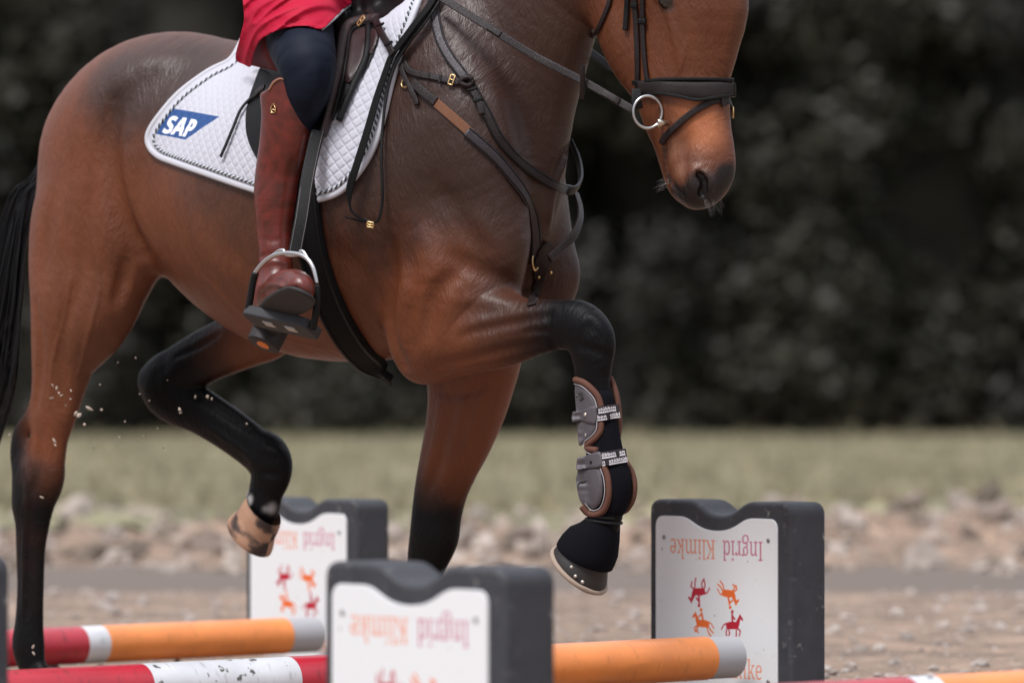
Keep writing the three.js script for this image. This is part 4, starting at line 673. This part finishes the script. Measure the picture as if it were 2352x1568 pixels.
  // the slack end of the reins hanging down the shoulder
  const bight = lay([[1004, -20, 0.03], [985, 14, 0.03], [958, 48, 0.03], [925, 92, 0.03], [899, 128, 0.03], [884, 168, 0.03], [864, 228, 0.03], [842, 305, 0.03], [816, 388, 0.03], [804, 427, 0.025], [802, 459, 0.02], [806, 482, 0.02], [822, 498, 0.02], [842, 507, 0.02]], { off: 0.012, smooth: 8 });
  mesh('rein', sweep(bight.map((r, i, a) => ({ ...r, f: i / a.length < 0.7 ? 1 : 1 - 0.72 * sstep(0.68, 0.8, i / a.length) })), 0.0095, 0.0024), webbing, bridle);
  const back = lay([[860, 511, 0.02], [870, 502, 0.02], [877, 470, 0.015], [878, 440, 0.015], [876, 361, 0.015], [878, 300, 0.015], [884, 240, 0.018], [894, 185, 0.02], [912, 136, 0.02], [938, 94, 0.02], [970, 52, 0.02], [1000, 8, 0.02], [1014, -20, 0.02]], { off: 0.008, smooth: 6 });
  mesh('rein', sweep(back.map((r, i, a) => ({ ...r, f: 0.36 + 0.6 * sstep(0.45, 0.8, i / a.length) })), 0.0095, 0.0026), leatherBlack, bridle);
  mesh('rein_end', [strap([[793, 498, 0.01], [815, 504, 0.012], [846, 512, 0.015]], 0.005, 0.0022, { off: 0.01 })], leatherBlack, bridle);
  mesh('rein_keeper', [strap([[834, 505, 0.016], [842, 508, 0.016], [850, 510, 0.016]], 0.012, 0.0045, { off: 0.012 })], leather, bridle);
  mesh('rein_buckle', [buckle([[850, 510], [868, 512]], 0.006, 0.008, 0.03)], brass, bridle);
}
settle(bridle);

// breastplate
const breast = thing('breastplate', 'dark leather breastplate with brown elastic and brass buckles across the chest', 'breastplate');
{
  const O = { off: 0.005, smooth: 5 };
  const padded = (rows, w, o = {}) => { const r = lay(rows, { ...O, ...o }); return [sweep(r, w / 2, 0.0045, { e: 0.7 })]; };
  const seam = (rows, w, o = {}) => { const r = lay(rows, { ...O, ...o }); return [-1, 1].map(s => sweep(r.map((q, i) => { const T = r[Math.min(r.length - 1, i + 1)].p.clone().sub(r[Math.max(0, i - 1)].p).normalize(), S = T.cross(q.n).normalize(); return { p: q.p.clone().addScaledVector(S, s * w * 0.36).addScaledVector(q.n, 0.0038), n: q.n }; }), 0.0018, 0.0016, { seg: 6, e: 1 })); };
  const n1 = [[992, -30], [996, 20], [1010, 86], [1032, 130], [1054, 160], [1070, 182]]; mesh('neck_strap', padded(n1, 0.026), leatherSheen, breast); mesh('seam', seam(n1, 0.026), leatherBlack, breast);
  const n2 = [[1076, 190], [1092, 215], [1119, 264], [1146, 316], [1192, 370], [1246, 409], [1290, 432], [1312, 436]], n2b = padded(n2, 0.025);
  mesh('neck_strap', n2b, leather, breast); mesh('seam', seam(n2, 0.025), leatherBlack, breast);
  mesh('neck_strap', sweep(free([[1306, 437, 0.085], [1322, 434, 0.05], [1333, 415, 0.0], [1332, 385, -0.05], [1324, 355, -0.08], [1312, 325, -0.09]]).map((p, i, a) => ({ p, n: RIGHT.clone().lerp(V(0.4, -0.8, 0.2), 0.45).normalize() })), 0.0115, 0.004), leatherBlack, breast);
  mesh('knot', [tube(lay([[1056, 190, 0.006], [1064, 180, 0.009], [1078, 178, 0.009], [1086, 186, 0.007], [1078, 196, 0.006], [1064, 194, 0.007], [1056, 188, 0.006]], { off: 0.008 }).map(r => r.p), 0.0062)], leather, breast);
  mesh('strap_tail', [strap([[1077, 193, 0.004], [1090, 214, 0.004], [1102, 240, 0.004], [1107, 262, 0.004]], 0.016, 0.003, O)], leather, breast);
  for (const g of [strap([[1073, 206, 0.006], [1084, 203, 0.008], [1094, 200, 0.006]], 0.008, 0.0026, O), strap([[1086, 232, 0.006], [1096, 228, 0.008], [1106, 225, 0.006]], 0.008, 0.0026, O)]) mesh('keeper', g, leatherBlack, breast);
  mesh('side_strap', [strap([[926, 139], [938, 160], [960, 170], [990, 175], [1020, 182], [1044, 187], [1066, 188]], 0.0165, 0.0035, O)], leather, breast);
  for (const g of [strap([[986, 168, 0.004], [984, 182, 0.004]], 0.006, 0.0024, O), strap([[1012, 172, 0.004], [1010, 190, 0.004]], 0.006, 0.0024, O)]) mesh('keeper', g, leatherBlack, breast);
  for (const g of [buckle([[1034, 184], [1046, 187]], 0.012, 0.0055, 0.009)]) mesh('buckle', g, brass, breast);
  const rg = horseF.hit(934, 192), rc = rg.p.clone().addScaledVector(rg.n, 0.006); mesh('ring', ringGeo(rc, 0.0115, 0.0022, rg.n), brass, breast);
  mesh('ring_strap', [strap([[920, 146, 0.004], [924, 165, 0.006], [934, 186, 0.008], [944, 206, 0.006], [954, 226, 0.004], [957, 240, 0.003]], 0.0135, 0.0028, O)], leather, breast);
  mesh('leather_tab', [strap([[946, 188, 0.004], [962, 202, 0.005], [982, 220, 0.005], [1000, 234, 0.003]], 0.023, 0.003, O)], leather, breast);
  mesh('elastic', [strap([[990, 226], [1020, 252], [1050, 278], [1084, 308]], 0.023, 0.002, { off: 0.004 })], std([0.2, 0.085, 0.045], 0.85, { bumpMap: grain, bumpScale: 0.001 }), breast);
  const b1 = [[1072, 302], [1100, 326], [1140, 362], [1180, 410], [1206, 448], [1222, 490], [1230, 535], [1230, 580], [1228, 604]]; mesh('breast_strap', padded(b1, 0.028), leatherSheen, breast); mesh('seam', seam(b1, 0.028), leatherBlack, breast);
  mesh('breast_strap', sweep(spline([[1262, 594, 0.06], [1290, 568, 0.02], [1318, 540, -0.02], [1332, 505, -0.06], [1332, 475, -0.09], [1322, 442, -0.11]], 6).map(r => { const q = hp(r[0], r[1], r[2]), h = horseF.hit(r[0], r[1]); return { p: h && h.t - 0.004 < q.t ? along(r[0], r[1], h.t - 0.004) : q.p, n: RIGHT.clone().lerp(NEAR, 0.5).normalize() }; }), 0.011, 0.004), leather, breast);
  mesh('chest_piece', [drape(spline([[1228, 598], [1238, 575], [1250, 562], [1262, 558], [1272, 566], [1284, 572], [1274, 592], [1262, 612], [1254, 634], [1244, 652], [1234, 650], [1226, 630], [1228, 598]], 4), horseF, { step: 2.5, off: 0.01, thick: 0.006, smooth: 6 })], leather, breast);
  mesh('centre_strap', [strap([[1240, 640], [1234, 660], [1226, 682], [1220, 700]], 0.022, 0.003, O)], leather, breast);
  for (const [x, y] of [[1237, 630], [1262, 622]]) { const h = horseF.hit(x, y); if (h) { const p = h.p.clone().addScaledVector(h.n, 0.017); mesh('stud', new THREE.SphereGeometry(0.0042, 12, 8).translate(p.x, p.y, p.z), brass, breast); } }
  mesh('chest_ring', ringGeo(horseF.hit(1230, 600).p.addScaledVector(NEAR, 0.012), 0.014, 0.0026, RIGHT.clone().lerp(NEAR, 0.4).normalize(), 1.5), brass, breast);
  mesh('saddle_strap', [strap([[846, 22, 0.02], [860, 42, 0.022], [876, 76, 0.024], [890, 100, 0.022], [902, 124, 0.02]], 0.0185, 0.0032, { off: 0.03 })], leather, breast);
  for (const g of [buckle([[869, 70], [877, 86]], 0.0125, 0.008, 0.06), buckle([[842, 26], [856, 34]], 0.008, 0.01, 0.06)]) mesh('buckle', g, brass, breast);
  for (const g of [strap([[864, 60, 0.026], [880, 54, 0.026]], 0.007, 0.0026, { off: 0.03 }), strap([[884, 104, 0.026], [900, 96, 0.026]], 0.007, 0.0026, { off: 0.03 })]) mesh('keeper', g, leatherBlack, breast);
}
settle(breast);

// ------------------------------------------------------------------ boots on the raised foreleg
const shellMat = phys([0.085, 0.075, 0.085], 0.5, { bumpMap: grain, bumpScale: 0.0006 }), rimMat = std([0.11, 0.042, 0.026], 0.8), sock = phys([0.005, 0.005, 0.0075], 0.9, { specularIntensity: 0.2 }), shellDark = phys([0.03, 0.028, 0.032], 0.45);
const printTex = textCanvas(512, 128, g => { g.fillStyle = '#1c1216'; g.fillRect(0, 0, 512, 128); g.fillStyle = '#d8d4d8'; g.strokeStyle = '#d8d4d8'; g.font = 'bold 44px sans-serif'; for (const [x, y] of [[-120, 6], [90, 6], [300, 6], [-20, 68], [190, 68], [400, 68]]) { g.save(); g.translate(x, y + 34); g.scale(1.02, 0.86); g.fillText('stübben', 0, 0); g.restore(); g.fillRect(x, y + 40, 176, 13); g.fillStyle = '#1c1216'; for (let i = 0; i < 8; i++) g.fillRect(x + 8 + i * 21, y + 44, 13, 3); g.fillStyle = '#d8d4d8'; } });
printTex.wrapS = printTex.wrapT = THREE.RepeatWrapping;
const outline = (rows, w, b, o = {}) => sweep(lay(rows, { off: 0.008, smooth: 3, ...o }), w, b, { e: 0.9 });
function legBoot(name, label, shell, rims, inner, straps, slots) {
  const t = thing(name, label, 'leg boot', 'boots on the raised foreleg'); const bf = horseF;
  const poly = spline(shell, 5); mesh('shell', drape(poly, bf, { step: 2.4, off: 0.006, thick: 0.006, smooth: 10, relief: s => 0.004 * sstep(0, 10, s.e) }), shellMat, t);
  mesh('rim', rims.map(r => outline(r, 0.0075, 0.008)), rimMat, t);
  const sm = rims.map(r => outline(r.map((q, i) => { const n = r[Math.min(r.length - 1, i + 1)], p = r[Math.max(0, i - 1)], dx = n[0] - p[0], dy = n[1] - p[1], l = Math.hypot(dx, dy); return [q[0] - dy / l * 10, q[1] + dx / l * 10]; }), 0.0011, 0.0011, { off: 0.0165 })); mesh('stitching', sm, std([0.4, 0.38, 0.4], 0.8), t);
  mesh('inner_shell', inner.map(r => sweep(free(r).map(p => ({ p, n: RIGHT })), 0.012, 0.007, { e: 0.9 })), rimMat, t);
  for (const s of straps) {
    mesh('strap_tab', [drape(spline(s.tab, 4), bf, { step: 2.4, off: 0.014, thick: 0.005, smooth: 6, relief: q => 0.002 * sstep(0, 5, q.e) })], shellMat, t);
    const r = lay(s.elastic, { off: 0.016, smooth: 4 }), g = sweep(r, 0.0175, 0.002), u = g.attributes.uv; for (let i = 0; i < u.count; i++) u.setXY(i, u.getX(i) / 0.13 + s.shift, 1 - u.getY(i)); mesh('elastic_strap', g, std([1, 1, 1], 0.8, { map: printTex }), t);
    for (const [x, y, m] of s.dots) { const h = bf.hit(x, y); if (!h) continue; const p = along(x, y, h.t - 0.022); mesh(m ? 'stud' : 'hole', new THREE.SphereGeometry(m ? 0.0042 : 0.0038, 10, 8).scale(1, 1, 0.5).translate(p.x, p.y, p.z), m ? std([0.8, 0.72, 0.62], 0.3, { metalness: 0.8 }) : leatherBlack, t); }
  }
  for (const [q, m] of slots) mesh('vent', [drape(q, bf, { step: 1.2, off: 0.0155, thick: 0.002, smooth: 2 })], m, t);
  return settle(t);
}
const pale = std([0.5, 0.48, 0.46], 0.5);
legBoot('tendon_boot', 'grey and brown tendon boot strapped below the raised knee', [[1321, 880], [1332, 884], [1350, 895], [1366, 914], [1374, 935], [1376, 962], [1372, 985], [1360, 1004], [1342, 1018], [1330, 1022], [1327, 990], [1323, 940], [1320, 900]],
  [[[1322, 872], [1340, 878], [1358, 892], [1374, 912], [1381, 935]], [[1381, 970], [1379, 990], [1366, 1008], [1350, 1022], [1353, 1030], [1374, 1034]]],
  [[[1402, 868, 0.12], [1413, 895, 0.12], [1420, 930, 0.12], [1423, 970, 0.12], [1420, 1004, 0.12]]],
  [{ tab: [[1315, 946], [1340, 940], [1362, 932], [1370, 936], [1370, 970], [1355, 972], [1335, 966], [1316, 970], [1313, 958]], elastic: [[1366, 952], [1385, 950], [1405, 946], [1424, 944]], shift: 0.1, dots: [[1344, 952, 1], [1332, 953, 0], [1322, 954, 0]] }],
  [[[[1322, 906], [1336, 900], [1342, 914], [1326, 928]], shellDark], [[[1326, 912], [1335, 908], [1337, 914], [1327, 921]], shellMat], [[[1333, 1004], [1346, 994], [1347, 1000], [1335, 1010]], pale]]);
legBoot('fetlock_boot', 'rounded grey and brown fetlock boot just above the black pastern wrap', [[1328, 1076], [1350, 1072], [1374, 1070], [1381, 1085], [1385, 1112], [1384, 1140], [1376, 1160], [1360, 1170], [1345, 1166], [1332, 1148], [1326, 1125], [1323, 1100]],
  [[[1388, 1072], [1396, 1095], [1399, 1125], [1396, 1150], [1386, 1172], [1368, 1182], [1350, 1178], [1336, 1162]]],
  [[[1438, 1062, 0.12], [1452, 1085, 0.12], [1458, 1115, 0.12], [1454, 1145, 0.12], [1442, 1165, 0.12], [1428, 1170, 0.12]]],
  [{ tab: [[1326, 1052], [1345, 1046], [1368, 1038], [1380, 1040], [1384, 1068], [1372, 1074], [1345, 1076], [1326, 1080], [1324, 1066]], elastic: [[1376, 1056], [1398, 1053], [1420, 1049], [1440, 1046]], shift: 0.6, dots: [[1341, 1066, 1], [1357, 1061, 0], [1331, 1069, 0]] }],
  [[[[1326, 1112], [1334, 1104], [1350, 1100], [1354, 1108], [1340, 1118], [1328, 1122]], shellDark], [[[1334, 1113], [1350, 1104], [1353, 1109], [1337, 1118]], pale]]);
{
  const t = thing('pastern_wrap', 'black stretch wrap round the pastern above the raised fore hoof', 'pastern wrap');
  const R = (x, y, r, dx, dy, q = 0.9) => { const m = hp(x, y, 0.15), a = hp(x + dx, y + dy, 0.15).p.sub(m.p).normalize(), ax = V(0, 0, 1); return { c: m.p, a: a.multiplyScalar(r * m.pix), b: ax.multiplyScalar(r * m.pix * q) }; };
  mesh('wrap', [loft([R(1396, 1150, 34, 1, 0.02), R(1392, 1172, 37, 1, 0.05), R(1388, 1188, 39, 1, 0.1), R(1378, 1206, 49, 1, 0.2), R(1366, 1226, 62, 1, 0.42), R(1356, 1252, 71, 1, 0.6), R(1348, 1268, 73, 1, 0.68), R(1343, 1278, 73, 1, 0.7), R(1341, 1281, 68, 1, 0.7), R(1343, 1278, 40, 1, 0.7)])], sock, t);
  mesh('strap_band', [R(1389, 1186, 41, 1, 0.16), R(1387, 1196, 44, 1, 0.18)].map(r => { const p = []; for (let k = 0; k <= 32; k++) { const a = k / 32 * 6.2832; p.push({ p: r.c.clone().addScaledVector(r.a, Math.cos(a)).addScaledVector(r.b, Math.sin(a)), n: UPV }); } return sweep(p, 0.002, 0.0032, { e: 0.9 }); }), leatherBlack, t);
  const lf = new Field(); lf.chain({ q: 0.75, k: 0.01, w: 0.15, per: 5 }, [[1371, 925, 41], [1383, 1000, 41], [1393, 1060, 44], [1402, 1110, 50], [1402, 1150, 42]]);
  mesh('sock', lf.build(0.006), sock, t); settle(t);
}

// ------------------------------------------------------------------ the rider
const rider = thing('person', 'rider in red jacket, navy breeches and brown boots, seen from the hip down', 'person');
const riderF = new Field();
riderF.chain({ q: 1.3, k: 0.05 }, [[665, -420, 90, 0], [665, -300, 95, 0], [670, -180, 85, 0], [675, -80, 90, 0], [680, -20, 85, 0]]);
for (const s of [1, -1]) riderF.chain({ q: 0.9, k: 0.06 }, [[668, -60, 85, 0.12 * s], [680, 10, 86, 0.2 * s], [684, 70, 82, 0.275 * s], [702, 135, 70, 0.375 * s], [707, 190, 57, 0.390 * s], [696, 245, 44, 0.380 * s], [668, 310, 38, 0.375 * s], [645, 420, 36, 0.385 * s], [632, 540, 32, 0.395 * s], [636, 620, 30, 0.405 * s]]);
const navy = phys([0.006, 0.0095, 0.02], 0.6, { specularIntensity: 0.3, bumpMap: grain, bumpScale: 0.0005 });
riderF.draw([[745, 150], [742, 200], [730, 250]], 0.012, 0.004); riderF.draw([[655, 175], [680, 165], [705, 150]], 0.014, 0.003);
mesh('body', riderF.build(0.009), navy, rider);
{
  // tall boot
  const b = new Field(); b.chain({ q: 0.85, k: 0.02, per: 6 }, [[652, 150, 60, 0.390], [655, 215, 59, 0.390], [657, 264, 58, 0.390], [650, 334, 56, 0.390], [637, 397, 52, 0.390], [631, 457, 49, 0.395], [629, 527, 40, 0.400], [631, 580, 38, 0.405], [634, 625, 40, 0.410], [630, 665, 42, 0.415]]);
  b.chain({ q: 0.85, k: 0.035, per: 5 }, [[617, 735, 34, 0.375], [622, 706, 40, 0.415], [634, 680, 43, 0.475], [654, 668, 47, 0.535], [676, 664, 46, 0.585], [688, 664, 37, 0.620]]);
  // the top line dips from the outer peak to the front of the knee: a cylinder cut in the leg's own side view
  const top = spline([[600, 214], [616, 206], [628, 188], [643, 179], [655, 184], [666, 203], [678, 225], [692, 247], [708, 262], [724, 272], [740, 278]], 4).map(r => hp(r[0], r[1], 0.405).p), topAt = u => { if (u <= top[0].x) return top[0].y; for (let i = 1; i < top.length; i++) if (u < top[i].x) return lerp(top[i - 1].y, top[i].y, (u - top[i - 1].x) / (top[i].x - top[i - 1].x)); return top.at(-1).y; };
  b.cuts.push((x, y, z) => y - topAt(x - 0.78 * (z - 0.405)));
  const soleA = hp(612, 788, 0.355).p, soleB = hp(566, 706, 0.525).p, soleC = hp(718, 738, 0.525).p, sn = soleB.clone().sub(soleA).cross(soleC.clone().sub(soleA)).normalize(); if (sn.y < 0) sn.negate();
  const so = soleA.dot(sn); b.cuts.push((x, y, z) => y > soleA.y + 0.2 ? -1 : so + 0.01 - (x * sn.x + y * sn.y + z * sn.z));
  const d = (r, s, a) => b.draw(r, s, a);
  d([[596, 590], [615, 584], [640, 585], [664, 592]], 0.006, 0.004); d([[600, 608], [630, 600], [662, 606]], 0.006, -0.003); d([[598, 650], [625, 640], [655, 648]], 0.006, 0.004); d([[596, 662], [625, 652], [660, 662]], 0.005, -0.003); d([[594, 676], [630, 664], [668, 668], [684, 660]], 0.006, 0.004); d([[600, 545], [620, 552], [650, 548]], 0.008, 0.002); d([[660, 430], [672, 380], [676, 330]], 0.01, 0.002);
  const bt = dataTex(256, (u, v) => { const a = 6.2832, n = fbm(Math.cos(a * u) * 2.2, Math.sin(a * u) * 2.2 + Math.cos(a * v) * 2.2, Math.sin(a * v) * 2.2, 5), m = fbm(Math.cos(a * u) * 20, Math.sin(a * u) * 20 + Math.cos(a * v) * 20, Math.sin(a * v) * 20, 2), k = 1 + 0.5 * n + 0.12 * m; return [0.37 * k, 0.15 * k * (1 - 0.2 * n), 0.115 * k]; }, true); bt.repeat.set(3, 3);
  const bootMat = phys([1, 1, 1], 0.28, { map: bt, bumpMap: grain, bumpScale: 0.0005 });
  const boot = mesh('boot', b.build(0.0055), bootMat, rider);
  const peak = b.hit(628, 250), c = peak.p, bn = peak.n, S = V(0, 1, 0).cross(bn).normalize(), U = bn.clone().cross(S), q = (x, y) => c.clone().addScaledVector(S, x).addScaledVector(U, y).addScaledVector(bn, 0.002);
  mesh('badge', [tube([q(-0.006, -0.009), q(-0.0065, 0.004), q(0, 0.012), q(0.0065, 0.004), q(0.006, -0.009)], 0.0016), tube([q(-0.004, -0.002), q(0.004, -0.002), q(0.004, -0.009), q(-0.004, -0.009), q(-0.004, -0.002)], 0.0014)], brass, boot);
  mesh('top_piping', [sweep(lay([[618, 207], [628, 190], [643, 181], [655, 186], [666, 205], [678, 227], [692, 249], [708, 264], [718, 270]], { field: b, off: 0.001 }), 0.0022, 0.0025, { e: 1 })], std([0.3, 0.14, 0.08], 0.5), boot);
  // sole and heel
  const sf = new Field(); sf.chain({ q: 0.85, k: 0.03, per: 5 }, [[613, 752, 36, 0.375], [622, 728, 40, 0.415], [634, 700, 46, 0.475], [654, 686, 50, 0.535], [676, 680, 50, 0.585], [688, 678, 42, 0.625]]);
  sf.cuts.push((x, y, z) => so + 0.002 - (x * sn.x + y * sn.y + z * sn.z)); sf.cuts.push((x, y, z) => (x * sn.x + y * sn.y + z * sn.z) - so - 0.014);
  mesh('sole', sf.build(0.005), std([0.02, 0.018, 0.018], 0.7), boot);
  const hm = hp(619, 762, 0.38), ax = sn.clone(), hx = RIGHT.clone().addScaledVector(ax, -RIGHT.dot(ax)).normalize(), hz = hx.clone().cross(ax), rings = [];
  for (const [t, k] of [[0.03, 0.9], [0.03, 1], [-0.01, 1.02], [-0.034, 1], [-0.037, 0.96], [-0.037, 0.02]]) rings.push({ c: hm.p.clone().addScaledVector(ax, t), a: hx.clone().multiplyScalar(0.042 * k), b: hz.clone().multiplyScalar(0.038 * k) });
  const heel = mesh('heel', loft(rings), std([0.018, 0.015, 0.014], 0.6), boot), hc = hm.p.clone().addScaledVector(ax, -0.037);
  mesh('heel_badge', loft([{ c: hc.clone().addScaledVector(ax, -0.0022), a: hx.clone().multiplyScalar(0.001), b: hz.clone().multiplyScalar(0.001) }, { c: hc.clone().addScaledVector(ax, -0.0022), a: hx.clone().multiplyScalar(0.016), b: hz.clone().multiplyScalar(0.014) }, { c: hc.clone().addScaledVector(ax, 0.001), a: hx.clone().multiplyScalar(0.016), b: hz.clone().multiplyScalar(0.02) }]), std([0.75, 0.2, 0.03], 0.5), heel);
  // jacket: skirt lying over hip and thigh, and the body of the coat above it
  const red = phys([0.45, 0.003, 0.032], 0.65, { specularIntensity: 0.5, side: THREE.DoubleSide });
  const jf = new Field(); jf.chain({ q: 1.2, k: 0.05 }, [[660, -420, 150, 0], [670, -300, 165, 0], [668, -180, 152, 0.02], [668, -80, 155, 0.06], [672, 20, 150, 0.12], [672, 90, 130, 0.16]]); jf.chain({ q: 0.9, k: 0.06 }, [[640, -40, 120, 0.15], [668, 30, 112, 0.24], [690, 90, 98, 0.305]]);
  const hem = spline([[556, -60], [557, 0], [560, 44], [551, 84], [540, 134], [560, 148], [575, 153], [581, 128], [592, 100], [604, 86], [636, 70], [668, 62], [704, 60], [738, 67], [764, 44], [788, 22], [812, 4], [836, -10]], 4);
  const crease = (s, p) => 0.012 * fbm(p.x * 9 + p.y * 7, p.y * 16 - p.x * 6, 3, 2) + 0.02 * (1 - Math.abs(2.6 * fbm((p.x * 0.85 + p.y * 0.5) * 4, (p.y * 0.85 - p.x * 0.5) * 17, 9, 2))) ** 2 + 0.004 * fbm(p.x * 30 + p.y * 22, p.y * 40, 5, 2) + 0.003 * (s.e < 8 ? 1 : 0);
  const jacket = mesh('jacket', drape([...hem, [840, -80], [560, -80]], jf, { step: 3, off: 0.016, thick: 0.004, smooth: 6, relief: crease }), red, rider);
  const jb = new Field(); jb.chain({ q: 1.2, k: 0.05 }, [[660, -420, 160, 0], [670, -300, 178, 0], [672, -180, 166, 0.02], [675, -110, 165, 0.05]]); mesh('coat_body', jb.build(0.014), red, jacket);
  mesh('lining', drape([[560, 110], [580, 100], [604, 84], [640, 68], [640, 100], [652, 172], [640, 164], [610, 158], [575, 150]], jf, { step: 4, off: -0.055, thick: 0.003, smooth: 3 }), std([0.11, 0.006, 0.01], 0.8), jacket);
  mesh('zip_edge', [sweep(lay([[738, 68], [764, 46], [788, 24], [812, 6], [836, -8]], { field: jf, off: 0.026, smooth: 4 }), 0.0035, 0.003, { e: 1 })], std([0.42, 0.43, 0.46], 0.4), jacket);
}
settle(rider);

// ------------------------------------------------------------------ sand thrown up by the hooves
{
  const g0 = new THREE.IcosahedronGeometry(1, 1), p = g0.attributes.position; for (let i = 0; i < p.count; i++) { const q = V().fromBufferAttribute(p, i); q.multiplyScalar(0.8 + 0.7 * fbm(q.x * 1.5, q.y * 1.5, q.z * 1.5 + 4, 3) + 0.1); p.setXYZ(i, q.x, q.y, q.z); } g0.computeVertexNormals();
  const proto = new THREE.Mesh(g0, std([0.45, 0.37, 0.31], 0.9)); proto.castShadow = proto.receiveShadow = true; let first = true;
  for (const [x, y, r] of [[120, 885, 4], [129, 891, 5], [134, 902, 3], [118, 914, 4], [162, 897, 3.5], [140, 908, 4], [161, 916, 3.5], [173, 950, 5], [181, 953, 6], [204, 938, 6], [232, 941, 5], [193, 975, 4.5], [150, 931, 3], [311, 822, 3], [270, 832, 2.5], [229, 883, 2.5], [320, 905, 3], [342, 920, 2.5], [384, 873, 2], [476, 911, 4], [448, 911, 4], [486, 916, 4], [412, 940, 5], [414, 948, 4], [566, 973, 3], [330, 1003, 4.5], [273, 1003, 3], [212, 1027, 3], [361, 983, 2.5], [286, 968, 3], [124, 1012, 4], [126, 1022, 3], [95, 1142, 3.5], [20, 998, 2.5], [374, 1028, 3], [75, 1485, 4], [76, 1500, 3]]) {
    const m = first ? proto : proto.clone(); first = false; m.name = numbered('sand_crumb'); const D = 13.15 - 0.25 * rnd(); m.position.copy(at(x, y, D)); const s = r * D / F * 0.95; m.scale.set(s * rr(0.8, 2), s * rr(0.4, 0.9), s * rr(0.6, 1.1)); m.rotation.set(rr(0, 6), rr(0, 6), rr(0, 6)); scene.add(m);
    tag(m, 'tiny pale crumb of sand flying in the air around the hind legs', 'sand crumb', 'crumbs of sand thrown up behind the horse');
  }
}
renderer.render(scene, camera);
